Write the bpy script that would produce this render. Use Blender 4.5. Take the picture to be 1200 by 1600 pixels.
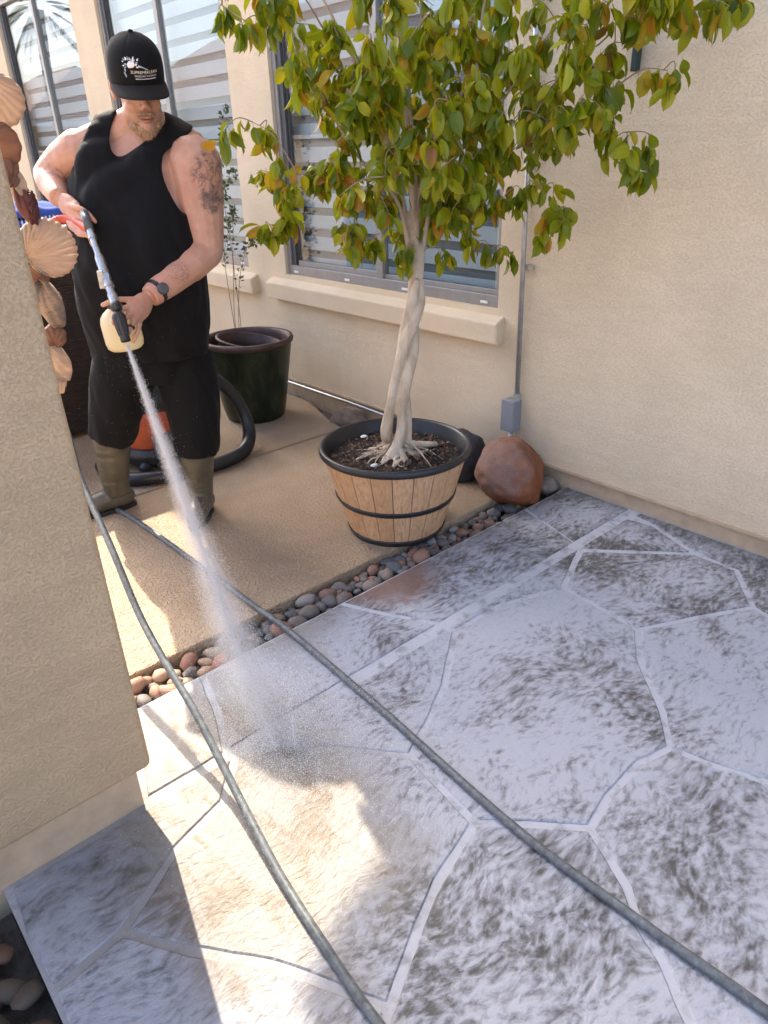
import bpy, bmesh, math, random
import numpy as np
from mathutils import Vector, Matrix, Quaternion, noise

for _o in list(bpy.data.objects):
    bpy.data.objects.remove(_o, do_unlink=True)
scene = bpy.context.scene
COL = scene.collection
R = math.radians
PI = math.pi

# ------------------------------------------------------------ camera
CAM_H = 1.45
YAW, PITCH, ROLL, FPX = R(41.388), R(27.132), R(-1.69), 1098.5
def _camera_rows():
    cy, sy = math.cos(YAW), math.sin(YAW)
    cp, sp = math.cos(PITCH), math.sin(PITCH)
    cr, sr = math.cos(ROLL), math.sin(ROLL)
    Rx = np.array([[1, 0, 0], [0, cp, -sp], [0, sp, cp]])
    Rz = np.array([[cr, -sr, 0], [sr, cr, 0], [0, 0, 1]])
    d = np.stack([[cy, 0, sy], [-sy, 0, cy], [0, -1, 0]], 1)   # world X, Y, Z seen by the camera
    return Rz @ Rx @ d
_W = _camera_rows()
cam_data = bpy.data.cameras.new('camera')
cam = bpy.data.objects.new('camera', cam_data)
COL.objects.link(cam)
_m = Matrix.Identity(4)
for _i in range(3):
    _m[_i][0] = _W[0][_i]; _m[_i][1] = -_W[1][_i]; _m[_i][2] = -_W[2][_i]
_m[2][3] = CAM_H
cam.matrix_world = _m
cam_data.sensor_fit = 'VERTICAL'
cam_data.sensor_height = 36.0
cam_data.sensor_width = 27.0
cam_data.lens = 36.0 * FPX / 1600.0
cam_data.clip_start = 0.05
cam_data.clip_end = 500
scene.camera = cam

# ------------------------------------------------------------ sky, sun, exposure
SUN_EL, SUN_AZ = R(41.5), R(15.0)            # azimuth from +Y towards +X
world = bpy.data.worlds.new('World')
scene.world = world
world.use_nodes = True
_nt = world.node_tree
_sky = _nt.nodes.new('ShaderNodeTexSky')
_sky.sky_type = 'NISHITA'
_sky.sun_disc = False
_sky.sun_elevation = SUN_EL
_sky.sun_rotation = SUN_AZ
_sky.air_density = 0.8
_sky.dust_density = 4.0
_sky.ozone_density = 1.0
_bg = _nt.nodes['Background']
_nt.links.new(_sky.outputs[0], _bg.inputs[0])
_bg.inputs[1].default_value = 0.15
_sl = bpy.data.lights.new('sun', 'SUN')
_sl.energy = 2.5
_sl.angle = R(0.53)
_sl.color = (1.0, 0.90, 0.74)
sun = bpy.data.objects.new('sun', _sl)
COL.objects.link(sun)
_sd = Vector((math.sin(SUN_AZ) * math.cos(SUN_EL), math.cos(SUN_AZ) * math.cos(SUN_EL), math.sin(SUN_EL)))
sun.rotation_euler = _sd.to_track_quat('Z', 'Y').to_euler()
sun.location = (4, 14, 14)
vs = scene.view_settings
vs.view_transform = 'Standard'
vs.look = 'None'
vs.exposure = 2.27
vs.gamma = 1.0
vs.use_curve_mapping = False
scene.cycles.use_denoising = True
scene.cycles.max_bounces = 7
scene.cycles.volume_bounces = 1
scene.cycles.diffuse_bounces = 4
scene.cycles.transparent_max_bounces = 24
scene.cycles.sample_clamp_indirect = 8.0

# ------------------------------------------------------------ helpers
def tag(o, label=None, cat=None, group=None, kind=None):
    if label: o['label'] = label
    if cat: o['category'] = cat
    if group: o['group'] = group
    if kind: o['kind'] = kind
    return o

def link(name, me, mat=None, parent=None, smooth=False):
    o = bpy.data.objects.new(name, me)
    COL.objects.link(o)
    if mat is not None and len(me.materials) == 0:
        me.materials.append(mat)
    if parent is not None:
        o.parent = parent
    if smooth:
        me.polygons.foreach_set('use_smooth', [True] * len(me.polygons))
    return o

def empty(name, loc=(0, 0, 0), rz=0.0):
    o = bpy.data.objects.new(name, None)
    COL.objects.link(o)
    o.location = loc
    o.rotation_euler = (0, 0, rz)
    o.empty_display_size = 0.1
    return o

class MB:
    """collects shapes into one mesh"""
    def __init__(s):
        s.v = []; s.f = []
    def add(s, vs_, fs_):
        n = len(s.v)
        s.v += [tuple(p) for p in vs_]
        s.f += [tuple(i + n for i in f) for f in fs_]
        return s
    def box(s, x0, x1, y0, y1, z0, z1):
        return s.add([(x0, y0, z0), (x1, y0, z0), (x1, y1, z0), (x0, y1, z0), (x0, y0, z1), (x1, y0, z1), (x1, y1, z1), (x0, y1, z1)],
                     [(0, 3, 2, 1), (4, 5, 6, 7), (0, 1, 5, 4), (1, 2, 6, 5), (2, 3, 7, 6), (3, 0, 4, 7)])
    def tube(s, pts, rad, n=10, caps=True, twist=0.0):
        pts = [Vector(p) for p in pts]
        m = len(pts)
        if not hasattr(rad, '__len__'): rad = [rad] * m
        vs_, fs_ = [], []
        t0 = (pts[1] - pts[0]).normalized()
        ref = Vector((0, 0, 1)) if abs(t0.z) < .9 else Vector((1, 0, 0))
        u = t0.cross(ref).normalized()
        for i in range(m):
            t = (pts[min(i + 1, m - 1)] - pts[max(i - 1, 0)])
            t = t.normalized() if t.length > 1e-9 else t0
            u = (u - t * u.dot(t)).normalized()
            w = t.cross(u)
            r = rad[i]
            ra, rb = (r if hasattr(r, '__len__') else (r, r))
            for k in range(n):
                a = 2 * PI * k / n + twist * i
                vs_.append(pts[i] + u * (math.cos(a) * ra) + w * (math.sin(a) * rb))
        for i in range(m - 1):
            for k in range(n):
                k2 = (k + 1) % n
                fs_.append((i * n + k, i * n + k2, (i + 1) * n + k2, (i + 1) * n + k))
        if caps:
            fs_.append(tuple(reversed(range(n))))
            fs_.append(tuple(range((m - 1) * n, m * n)))
        return s.add(vs_, fs_)
    def lathe(s, prof, n=32, c=(0, 0, 0), closed=False, sx=1, sy=1):
        m = len(prof); vs_ = []; fs_ = []
        for r, z in prof:
            for k in range(n):
                a = 2 * PI * k / n
                vs_.append((c[0] + math.cos(a) * r * sx, c[1] + math.sin(a) * r * sy, c[2] + z))
        rng = m if closed else m - 1
        for i in range(rng):
            i2 = (i + 1) % m
            for k in range(n):
                k2 = (k + 1) % n
                fs_.append((i * n + k, i * n + k2, i2 * n + k2, i2 * n + k))
        return s.add(vs_, fs_)
    def ell(s, c, r, q=None, nu=16, nv=10):
        c = Vector(c); vs_ = []; fs_ = []
        for j in range(nv + 1):
            th = PI * j / nv
            for k in range(nu):
                a = 2 * PI * k / nu
                p = Vector((r[0] * math.sin(th) * math.cos(a), r[1] * math.sin(th) * math.sin(a), r[2] * math.cos(th)))
                if q is not None: p = q @ p
                vs_.append(c + p)
        for j in range(nv):
            for k in range(nu):
                k2 = (k + 1) % nu
                fs_.append((j * nu + k, (j + 1) * nu + k, (j + 1) * nu + k2, j * nu + k2))
        return s.add(vs_, fs_)
    def mesh(s, name):
        me = bpy.data.meshes.new(name)
        me.from_pydata(s.v, [], s.f)
        me.validate()
        return me
    def build(s, name, mat=None, parent=None, smooth=False, weld=False, bevel=0, auto=None):
        me = s.mesh(name)
        bm = bmesh.new(); bm.from_mesh(me)
        if weld: bmesh.ops.remove_doubles(bm, verts=bm.verts, dist=1e-5)
        bmesh.ops.recalc_face_normals(bm, faces=bm.faces)
        if bevel:
            es = [e for e in bm.edges if len(e.link_faces) == 2 and e.calc_face_angle(0) > .6]
            bmesh.ops.bevel(bm, geom=es, offset=bevel, segments=2, profile=.5, affect='EDGES')
        bm.to_mesh(me); bm.free()
        o = link(name, me, mat, parent, smooth)
        if auto is not None: sharp(me, auto)
        return o

def sharp(me, deg):
    """smooth shading with hard edges over an angle"""
    bm = bmesh.new(); bm.from_mesh(me)
    for f in bm.faces: f.smooth = True
    for e in bm.edges:
        if len(e.link_faces) == 2 and e.calc_face_angle(0) > R(deg): e.smooth = False
    bm.to_mesh(me); bm.free()

def catmull(pts, n=6, closed=False):
    pts = [Vector(p) for p in pts]; out = []; m = len(pts)
    rng = m if closed else m - 1
    for i in range(rng):
        if closed: p0, p1, p2, p3 = pts[i - 1], pts[i], pts[(i + 1) % m], pts[(i + 2) % m]
        else: p0, p1, p2, p3 = pts[max(i - 1, 0)], pts[i], pts[i + 1], pts[min(i + 2, m - 1)]
        for k in range(n):
            t = k / n
            out.append(.5 * ((2 * p1) + (p2 - p0) * t + (2 * p0 - 5 * p1 + 4 * p2 - p3) * t * t + (3 * p1 - p0 - 3 * p2 + p3) * t ** 3))
    if not closed: out.append(pts[-1])
    return out

def lerp_list(vals, n):
    """resample a short list of radii to n values"""
    out = []
    for i in range(n):
        t = i / (n - 1) * (len(vals) - 1); k = min(int(t), len(vals) - 2); f = t - k
        a, b = vals[k], vals[k + 1]
        if hasattr(a, '__len__'): out.append((a[0] + (b[0] - a[0]) * f, a[1] + (b[1] - a[1]) * f))
        else: out.append(a + (b - a) * f)
    return out

def remesh(mb, name, voxel, smooth=4, fac=.5, mat=None, parent=None):
    me = mb.mesh(name + '_raw')
    o = bpy.data.objects.new(name + '_raw', me); COL.objects.link(o)
    md = o.modifiers.new('r', 'REMESH'); md.mode = 'VOXEL'; md.voxel_size = voxel; md.use_smooth_shade = True
    if smooth:
        sm = o.modifiers.new('s', 'SMOOTH'); sm.factor = fac; sm.iterations = smooth
    bpy.context.view_layer.update()
    dg = bpy.context.evaluated_depsgraph_get()
    me2 = bpy.data.meshes.new_from_object(o.evaluated_get(dg))
    bpy.data.objects.remove(o, do_unlink=True)
    bpy.data.meshes.remove(me)
    me2.name = name
    return link(name, me2, mat, parent, True)

# ------------------------------------------------------------ material helpers
class NT:
    def __init__(s, name):
        s.m = bpy.data.materials.new(name); s.m.use_nodes = True
        s.t = s.m.node_tree; s.n = s.t.nodes; s.l = s.t.links
        s.b = s.n['Principled BSDF']; s.out = s.n['Material Output']
        s._pos = None
    def node(s, typ, **kw):
        nd = s.n.new(typ)
        for k, v in kw.items(): setattr(nd, k, v)
        return nd
    def put(s, sock, v):
        if v is None: return
        if hasattr(v, 'is_linked') or isinstance(v, bpy.types.NodeSocket): s.l.new(v, sock)
        else:
            if hasattr(sock.default_value, '__len__') and not hasattr(v, '__len__'): v = (v,) * len(sock.default_value)
            if hasattr(v, '__len__') and len(v) == 3 and hasattr(sock.default_value, '__len__') and len(sock.default_value) == 4: v = (*v, 1)
            sock.default_value = v
    def pos(s):
        if s._pos is None: s._pos = s.node('ShaderNodeNewGeometry').outputs['Position']
        return s._pos
    def obj(s): return s.node('ShaderNodeTexCoord').outputs['Object']
    def rnd(s): return s.node('ShaderNodeObjectInfo').outputs['Random']
    def mapping(s, vec, scale=(1, 1, 1), loc=(0, 0, 0), rot=(0, 0, 0)):
        nd = s.node('ShaderNodeMapping'); s.put(nd.inputs[0], vec)
        nd.inputs['Location'].default_value = loc; nd.inputs['Rotation'].default_value = rot; nd.inputs['Scale'].default_value = scale
        return nd.outputs[0]
    def noise(s, vec=None, scale=5, detail=4, rough=.5, dist=0, out=0):
        nd = s.node('ShaderNodeTexNoise'); s.put(nd.inputs['Vector'], vec if vec is not None else s.pos())
        nd.inputs['Scale'].default_value = scale; nd.inputs['Detail'].default_value = detail
        nd.inputs['Roughness'].default_value = rough; nd.inputs['Distortion'].default_value = dist
        return nd.outputs[out]
    def voro(s, vec=None, scale=5, feature='F1', out='Distance'):
        nd = s.node('ShaderNodeTexVoronoi', feature=feature); s.put(nd.inputs['Vector'], vec if vec is not None else s.pos())
        nd.inputs['Scale'].default_value = scale
        return nd.outputs[out]
    def wave(s, vec, scale=5, dist=2, detail=2, dscale=1, direction='X'):
        nd = s.node('ShaderNodeTexWave', bands_direction=direction); s.put(nd.inputs['Vector'], vec)
        nd.inputs['Scale'].default_value = scale; nd.inputs['Distortion'].default_value = dist
        nd.inputs['Detail'].default_value = detail; nd.inputs['Detail Scale'].default_value = dscale
        return nd.outputs['Fac']
    def ramp(s, fac, stops, interp='LINEAR'):
        nd = s.node('ShaderNodeValToRGB'); s.put(nd.inputs[0], fac); cr = nd.color_ramp; cr.interpolation = interp
        while len(cr.elements) < len(stops): cr.elements.new(.5)
        for e, (p, c) in zip(cr.elements, stops):
            e.position = p
            e.color = (c, c, c, 1) if not hasattr(c, '__len__') else (*c, 1)
        return nd.outputs[0]
    def sstep(s, v, a, b):
        nd = s.node('ShaderNodeMapRange', interpolation_type='SMOOTHSTEP'); s.put(nd.inputs[0], v)
        nd.inputs[1].default_value = a; nd.inputs[2].default_value = b
        return nd.outputs[0]
    def math(s, op, a, b=None, c=None):
        nd = s.node('ShaderNodeMath', operation=op); s.put(nd.inputs[0], a)
        if b is not None: s.put(nd.inputs[1], b)
        if c is not None: s.put(nd.inputs[2], c)
        return nd.outputs[0]
    def mix(s, fac, a, b, mode='MIX'):
        nd = s.node('ShaderNodeMix', data_type='RGBA', blend_type=mode)
        s.put(nd.inputs[0], fac); s.put(nd.inputs[6], a); s.put(nd.inputs[7], b)
        return nd.outputs[2]
    def dist(s, p):
        nd = s.node('ShaderNodeVectorMath', operation='DISTANCE'); s.put(nd.inputs[0], s.pos()); nd.inputs[1].default_value = p
        return nd.outputs['Value']
    def xyz(s, vec=None):
        nd = s.node('ShaderNodeSeparateXYZ'); s.put(nd.inputs[0], vec if vec is not None else s.pos())
        return nd.outputs
    def bump(s, h, strength=.5, dist=.01, prev=None):
        nd = s.node('ShaderNodeBump'); nd.inputs['Strength'].default_value = strength; nd.inputs['Distance'].default_value = dist
        s.put(nd.inputs['Height'], h)
        if prev is not None: s.l.new(prev, nd.inputs['Normal'])
        return nd.outputs[0]
    def fin(s, col=None, rough=None, normal=None, metal=None, spec=None, **kw):
        s.put(s.b.inputs['Base Color'], col); s.put(s.b.inputs['Roughness'], rough)
        if normal is not None: s.l.new(normal, s.b.inputs['Normal'])
        if metal is not None: s.put(s.b.inputs['Metallic'], metal)
        if spec is not None: s.put(s.b.inputs['Specular IOR Level'], spec)
        for k, v in kw.items(): s.put(s.b.inputs[k.replace('_', ' ')], v)
        return s.m

def plain(name, col, rough=.6, metal=0, var=.12, nscale=30, bump=0, spec=.5, bd=.002, **kw):
    """a colour with slight mottling and grain"""
    t = NT(name)
    n = t.noise(t.pos(), nscale, 5, .6)
    lo = tuple(c * (1 - var) for c in col); hi = tuple(min(1, c * (1 + var)) for c in col)
    c = t.ramp(n, [(.3, lo), (.7, hi)])
    nb = t.bump(t.noise(t.pos(), nscale * 4, 4, .6), bump, bd) if bump else None
    return t.fin(c, rough, nb, metal, spec, **kw)

def stucco(name, col, sc=1.0):
    """lace-trowelled stucco: flattened plateaus broken by short dark crevices"""
    t = NT(name)
    p = t.mapping(t.pos(), (1, .9, 1.25))
    n1 = t.noise(p, 96 * sc, 4.5, .66, .12)
    n2 = t.noise(p, 330, 2, .6)
    n3 = t.noise(t.mapping(t.pos(), (1, 1, 5)), 7, 3, .55)
    big = t.noise(t.pos(), 2.4, 4, .6)
    thr = t.math('ADD', t.math('MULTIPLY_ADD', n3, .22, .24), t.math('MULTIPLY', big, .10))
    e = t.math('SUBTRACT', n1, thr)
    lace = t.sstep(e, -.13, .16)
    h = t.math('ADD', t.math('MULTIPLY', lace, 1.0), t.math('MULTIPLY', n2, .32))
    h = t.math('ADD', h, t.math('MULTIPLY', n3, .8))
    lo = tuple(c * .86 for c in col); hi = tuple(min(1, c * 1.05) for c in col)
    c = t.mix(t.math('MULTIPLY', t.ramp(big, [(.35, 0.), (.7, 1.)]), .55), hi, lo)
    crev_shade = t.sstep(e, -.02, -.12)
    c = t.mix(t.math('MULTIPLY', crev_shade, .12), c, tuple(q * .5 for q in col))  # shade inside the crevices painted into the colour
    z = t.xyz()[2]
    d = t.math('MULTIPLY', t.sstep(z, .38, .05), t.noise(t.pos(), 9, 3, .6))
    c = t.mix(t.math('MULTIPLY', d, .35), c, (.30, .22, .15))
    return t.fin(c, .9, t.bump(h, .60, .0058), spec=.15)

# ------------------------------------------------------------ materials of the setting
M = {}
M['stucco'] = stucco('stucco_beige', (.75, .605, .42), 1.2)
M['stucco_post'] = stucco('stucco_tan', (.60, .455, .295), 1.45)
M['trim'] = plain('painted_concrete_trim', (.50, .37, .245), .8, var=.15, nscale=14, bump=.3)
M['frame'] = plain('window_aluminium', (.30, .285, .265), .45, metal=.35, var=.08, nscale=20)
M['frame_dark'] = plain('window_track_dark', (.09, .088, .088), .5, metal=.3)
M['blind'] = plain('blind_fabric_white', (.62, .63, .66), .8, var=.04, nscale=60)
M['sheer'] = plain('blind_sheer_grey', (.30, .305, .32), .85, var=.08, nscale=90)
M['white'] = plain('white_plastic', (.75, .74, .72), .5, var=.05)
M['galv'] = plain('galvanised_steel', (.46, .465, .46), .42, metal=.75, var=.16, nscale=26)
M['greybox'] = plain('grey_painted_box', (.235, .245, .26), .55, var=.08, nscale=16, bump=.1)
M['shade_eave'] = plain('shade_eave_paint', (.55, .47, .38), .7)
M['rooftile'] = plain('roof_tile_clay', (.42, .25, .18), .8, var=.3, nscale=5)

def _glass():
    t = NT('window_glass')
    tr = t.node('ShaderNodeBsdfTransparent'); tr.inputs[0].default_value = (.86, .90, .90, 1)
    gl = t.node('ShaderNodeBsdfGlossy'); gl.inputs['Roughness'].default_value = .008
    gl.inputs[0].default_value = (.95, .97, 1, 1)
    w = t.bump(t.noise(t.pos(), 3.5, 2, .5), .006, .02)
    t.l.new(w, gl.inputs['Normal'])
    lw = t.node('ShaderNodeLayerWeight'); lw.inputs[0].default_value = .5
    f = t.math('ADD', t.math('MULTIPLY', t.math('POWER', lw.outputs['Facing'], 3), .22), .06)
    mx = t.node('ShaderNodeMixShader'); t.l.new(f, mx.inputs[0]); t.l.new(tr.outputs[0], mx.inputs[1]); t.l.new(gl.outputs[0], mx.inputs[2])
    t.l.new(mx.outputs[0], t.out.inputs[0])
    return t.m
M['glass'] = _glass()

def _stamped():
    t = NT('stamped_concrete_with_foam')
    p = t.pos()
    big = t.noise(p, 1.9, 3, .55, .6)
    mid = t.noise(t.mapping(p, (1, 1, 1), rot=(0, 0, .6)), 8, 3, .55, .8)
    flow = t.noise(p, 2.6, 2, .5, out=1)
    pf = t.node('ShaderNodeVectorMath', operation='MULTIPLY_ADD'); t.put(pf.inputs[0], flow); pf.inputs[1].default_value = (.20, .20, 0); t.put(pf.inputs[2], p)
    rp = t.mapping(pf.outputs[0], (.85, 1.65, 1), rot=(0, 0, .8))
    rip = t.noise(rp, 40, 3, .58, .3)
    fine = t.noise(p, 190, 2, .6)
    # the film is thin in places: short dark squiggles open up there
    soft = t.noise(t.mapping(pf.outputs[0], (.8, 1.9, 1), rot=(0, 0, .8)), 13, 3, .55, .3)
    s_ = t.math('ADD', t.math('MULTIPLY', t.math('SUBTRACT', rip, .5), 1.25), t.math('MULTIPLY', t.math('SUBTRACT', soft, .5), .75))
    s_ = t.math('ADD', s_, t.math('MULTIPLY', t.math('SUBTRACT', big, .5), 1.25))
    s_ = t.math('ADD', s_, t.math('MULTIPLY', t.math('SUBTRACT', mid, .5), .5))
    s_ = t.math('ADD', s_, t.math('MULTIPLY', t.math('SUBTRACT', fine, .5), .12))
    s_ = t.math('ADD', s_, t.math('MULTIPLY', t.math('SUBTRACT', t.rnd(), .5), .26))
    foam = t.sstep(s_, -.47, .20)
    x, y, z = t.xyz()
    edge = t.sstep(t.math('ADD', y, t.math('MULTIPLY', mid, .22)), 1.66, 1.88)
    wal = t.sstep(t.math('ADD', x, t.math('MULTIPLY', mid, .3)), 2.62, 2.92)
    foam = t.math('MULTIPLY', foam, t.math('SUBTRACT', 1, t.math('MULTIPLY', edge, .45)))
    foam = t.math('MULTIPLY', foam, t.math('SUBTRACT', 1, t.math('MULTIPLY', wal, .6)))
    post_shade = t.sstep(t.math('ADD', t.dist((.22, 1.3, 0)), t.math('MULTIPLY', mid, .35)), .50, .26)
    foam = t.math('MULTIPLY', foam, t.math('SUBTRACT', 1, t.math('MULTIPLY', post_shade, .45)))  # foam painted darker where the post's shadow falls
    wet = t.mix(t.noise(p, 5, 3, .6), (.052, .050, .047), (.115, .110, .102))
    c = t.mix(foam, wet, (.40, .408, .442))
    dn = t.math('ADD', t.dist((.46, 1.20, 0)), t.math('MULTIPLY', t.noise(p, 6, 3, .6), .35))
    zone = t.math('MULTIPLY', t.sstep(dn, .80, .52), t.math('MULTIPLY', t.sstep(x, 1.0, .72), t.sstep(t.math('ADD', x, t.math('MULTIPLY', mid, .2)), .26, .44)))  # rinsed tan area, its colour also darkened to hold back the sunlight there
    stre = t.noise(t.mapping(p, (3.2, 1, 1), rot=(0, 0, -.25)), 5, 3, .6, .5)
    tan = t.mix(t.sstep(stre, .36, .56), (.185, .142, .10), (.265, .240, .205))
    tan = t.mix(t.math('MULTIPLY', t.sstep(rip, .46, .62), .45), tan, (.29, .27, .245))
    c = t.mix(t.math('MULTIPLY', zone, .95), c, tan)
    st = t.sstep(t.math('ADD', t.dist((1.52, 1.70, 0)), t.math('MULTIPLY', mid, .2)), .35, .20)
    c = t.mix(t.math('MULTIPLY', st, .85), c, (.20, .115, .085))
    st2 = t.sstep(t.math('ADD', t.dist((1.08, 1.72, 0)), t.math('MULTIPLY', mid, .3)), .42, .22)
    c = t.mix(t.math('MULTIPLY', st2, .6), c, (.22, .20, .175))
    h = t.math('ADD', t.math('MULTIPLY', rip, 1.0), t.math('MULTIPLY', fine, .22))
    h = t.math('ADD', h, t.math('MULTIPLY', mid, .9))
    return t.fin(c, t.ramp(foam, [(0, .42), (1, .68)]), t.bump(h, .55, .008), spec=.32)
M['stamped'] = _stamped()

def _joint():
    t = NT('joint_foam'); p = t.pos()
    n = t.noise(p, 18, 4, .6, .4)
    c = t.mix(t.sstep(n, .30, .52), (.28, .282, .29), (.455, .463, .495))
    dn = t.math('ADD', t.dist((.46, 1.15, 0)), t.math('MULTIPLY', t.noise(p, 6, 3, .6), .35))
    c = t.mix(t.math('MULTIPLY', t.sstep(dn, .80, .50), .75), c, (.27, .25, .22))  # joint colour toned down over the same sunlit area
    return t.fin(c, .6, t.bump(t.noise(p, 90, 3, .5), .5, .005), spec=.2)
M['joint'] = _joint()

def _concrete():
    t = NT('sprayed_patio_concrete'); p = t.pos()
    big = t.noise(p, 1.7, 5, .6, .3)
    c = t.ramp(big, [(.25, (.29, .208, .135)), (.5, (.385, .285, .19)), (.75, (.465, .36, .25))])
    sp = t.noise(p, 120, 3, .7)
    c = t.mix(t.math('MULTIPLY', t.sstep(sp, .52, .68), .3), c, (.21, .15, .10))
    kd = t.sstep(t.noise(p, 75, 2, .5, .5), .44, .58)
    h = t.math('ADD', t.math('MULTIPLY', kd, .7), t.math('MULTIPLY', sp, .35))
    return t.fin(c, t.ramp(big, [(.3, .45), (.7, .7)]), t.bump(h, .8, .008), spec=.15)
M['concrete'] = _concrete()
M['earth'] = plain('dark_gravel_earth', (.10, .08, .065), .9, var=.35, nscale=40, bump=.6, bd=.01)
M['ground'] = plain('desert_gravel', (.34, .27, .21), .95, var=.25, nscale=22, bump=.6, bd=.02)

# ------------------------------------------------------------ ground, slabs
WX = 2.675
g = MB().box(-60, 60, -60, 60, -.30, -.13).build('ground', M['ground'])
tag(g, 'desert gravel ground around the house', 'ground', kind='structure')
g = MB().box(.015, WX - .002, 1.70, 1.856, -.125, -.075).box(2.43, WX - .002, 1.857, 10, -.125, -.072).box(-1.5, .018, -2.5, 1.70, -.125, -.085).build('gravel_bed', M['earth'])
tag(g, 'dark earth bed under the pebbles beside the slabs', 'ground', kind='structure')

def slab(name, pts, z0, z1, mat, label):
    mb = MB(); n = len(pts)
    mb.add([(x, y, z0) for x, y in pts] + [(x, y, z1) for x, y in pts],
           [tuple(range(n))[::-1], tuple(range(n, 2 * n))] + [(i, (i + 1) % n, n + (i + 1) % n, n + i) for i in range(n)])
    o = mb.build(name, mat, bevel=.006)
    return tag(o, label, 'patio', kind='structure')
slab('patio_slab', [(-2.4, 1.852), (2.44, 1.852), (2.43, 3.098), (-2.4, 3.098)], -.125, 0, M['concrete'], 'tan sprayed concrete slab under the barrel planter')
slab('patio_slab', [(-2.4, 3.112), (2.43, 3.112), (2.47, 3.30), (2.58, 3.62), (2.60, 3.75), (2.60, 11), (-2.4, 11)], -.125, .001, M['concrete'], 'tan sprayed concrete slab under the green pot')
slab('slab_joint', [(-2.4, 3.09), (2.43, 3.09), (2.43, 3.12), (-2.4, 3.12)], -.12, -.012, M['trim'], 'narrow control joint between the two tan slabs')

STONES = {
'A0': [(0.361, 1.362), (0.488, 1.702), (0.713, 1.702), (0.666, 1.522), (0.601, 1.362)],
'A1': [(0.713, 1.702), (1.274, 1.702), (1.332, 1.572), (1.444, 1.362), (1.083, 1.362), (0.604, 1.362), (0.666, 1.522)],
'A2': [(1.274, 1.702), (2.347, 1.702), (2.247, 1.362), (1.444, 1.362), (1.332, 1.572)],
'A3': [(2.347, 1.702), (2.674, 1.702), (2.674, 1.362), (2.234, 1.362)],
'T1': [(2.213, 1.314), (2.243, 1.334), (2.58, 1.334), (2.605, 1.217), (2.503, 0.984)],
'T2': [(2.625, 1.325), (2.674, 1.325), (2.674, 0.552), (2.27, 0.408), (2.279, 0.611), (2.298, 0.667), (2.497, 0.815), (2.503, 0.984), (2.605, 1.217)],
'T3': [(1.932, 1.202), (2.205, 1.308), (2.503, 0.984), (2.497, 0.815), (2.298, 0.667), (2.091, 0.779), (1.896, 0.878), (1.914, 1.004)],
'T4': [(1.452, 1.299), (1.674, 1.293), (1.932, 1.202), (2.221, 1.328), (1.436, 1.334)],
'T5': [(1.452, 1.299), (1.674, 1.293), (1.932, 1.202), (1.914, 1.004), (1.896, 0.878), (1.758, 0.792), (1.598, 0.628), (1.485, 0.543), (1.379, 0.573), (1.219, 0.568), (1.11, 0.548), (1.017, 0.651), (0.922, 0.747), (0.957, 1.006), (1.111, 1.077), (1.227, 1.136)],
'T6': [(1.428, 1.332), (0.685, 1.334), (0.806, 1.188), (0.957, 1.006), (1.111, 1.077), (1.227, 1.136), (1.452, 1.299)],
'T7': [(1.896, 0.878), (2.091, 0.779), (2.298, 0.667), (2.279, 0.611), (2.27, 0.408), (1.599, 0.156), (1.555, 0.318), (1.5, 0.458), (1.485, 0.543), (1.598, 0.628), (1.758, 0.792)],
'T8': [(1.485, 0.543), (1.5, 0.458), (1.555, 0.318), (1.599, 0.156), (0.96, -0.029), (0.806, 0.088), (0.88, 0.182), (0.948, 0.276), (0.981, 0.343), (1.039, 0.407), (1.11, 0.548), (1.219, 0.568), (1.379, 0.573)],
'T9': [(0.922, 0.747), (1.017, 0.651), (1.11, 0.548), (1.039, 0.407), (0.981, 0.343), (0.948, 0.276), (0.88, 0.182), (0.806, 0.088), (0.351, 0.51), (0.489, 0.582), (0.645, 0.658), (0.748, 0.702)],
'T10': [(0.614, 1.332), (0.682, 1.334), (0.806, 1.188), (0.957, 1.006), (0.922, 0.747), (0.748, 0.702), (0.645, 0.658), (0.489, 0.582), (0.441, 0.674), (0.372, 0.805), (0.266, 0.939), (0.179, 1.076), (0.356, 1.182), (0.511, 1.225)],
'T11': [(0.352, 1.344), (0.029, 1.352), (0.015, 1.183), (0.023, 1.056), (0.179, 1.076), (0.356, 1.182), (0.511, 1.225), (0.608, 1.334), (0.587, 1.346)],
'T12': [(0.023, 1.056), (0.179, 1.076), (0.266, 0.939), (0.372, 0.805), (0.441, 0.674), (0.489, 0.582), (0.351, 0.51), (0.012, 0.842)],
'U1': [(2.27, .408), (2.674, .552), (2.674, -2.4), (1.0, -2.4), (.96, -.029), (1.599, .156)],
'U2': [(.012, .842), (.351, .51), (.806, .088), (.96, -.029), (1.0, -2.4), (.02, -2.4)],
}
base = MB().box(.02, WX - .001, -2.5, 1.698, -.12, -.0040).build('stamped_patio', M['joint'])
tag(base, 'stamped concrete patio covered in white cleaning foam', 'patio', kind='structure')
def inset_poly(pts, d):
    pts = [Vector((x, y)) for x, y in pts]
    A = sum(pts[i].x * pts[(i + 1) % len(pts)].y - pts[(i + 1) % len(pts)].x * pts[i].y for i in range(len(pts)))
    if A < 0: pts.reverse()
    out = []; n = len(pts)
    for i in range(n):
        a, b, c = pts[i - 1], pts[i], pts[(i + 1) % n]
        e1 = (b - a).normalized(); e2 = (c - b).normalized()
        n1 = Vector((-e1.y, e1.x)); n2 = Vector((-e2.y, e2.x))
        k = n1 + n2
        if k.length < 1e-6: k = n1
        k.normalize(); cs = max(.45, k.dot(n1))
        out.append(b + k * (d / cs))
    return out
rs = random.Random(5)
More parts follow.
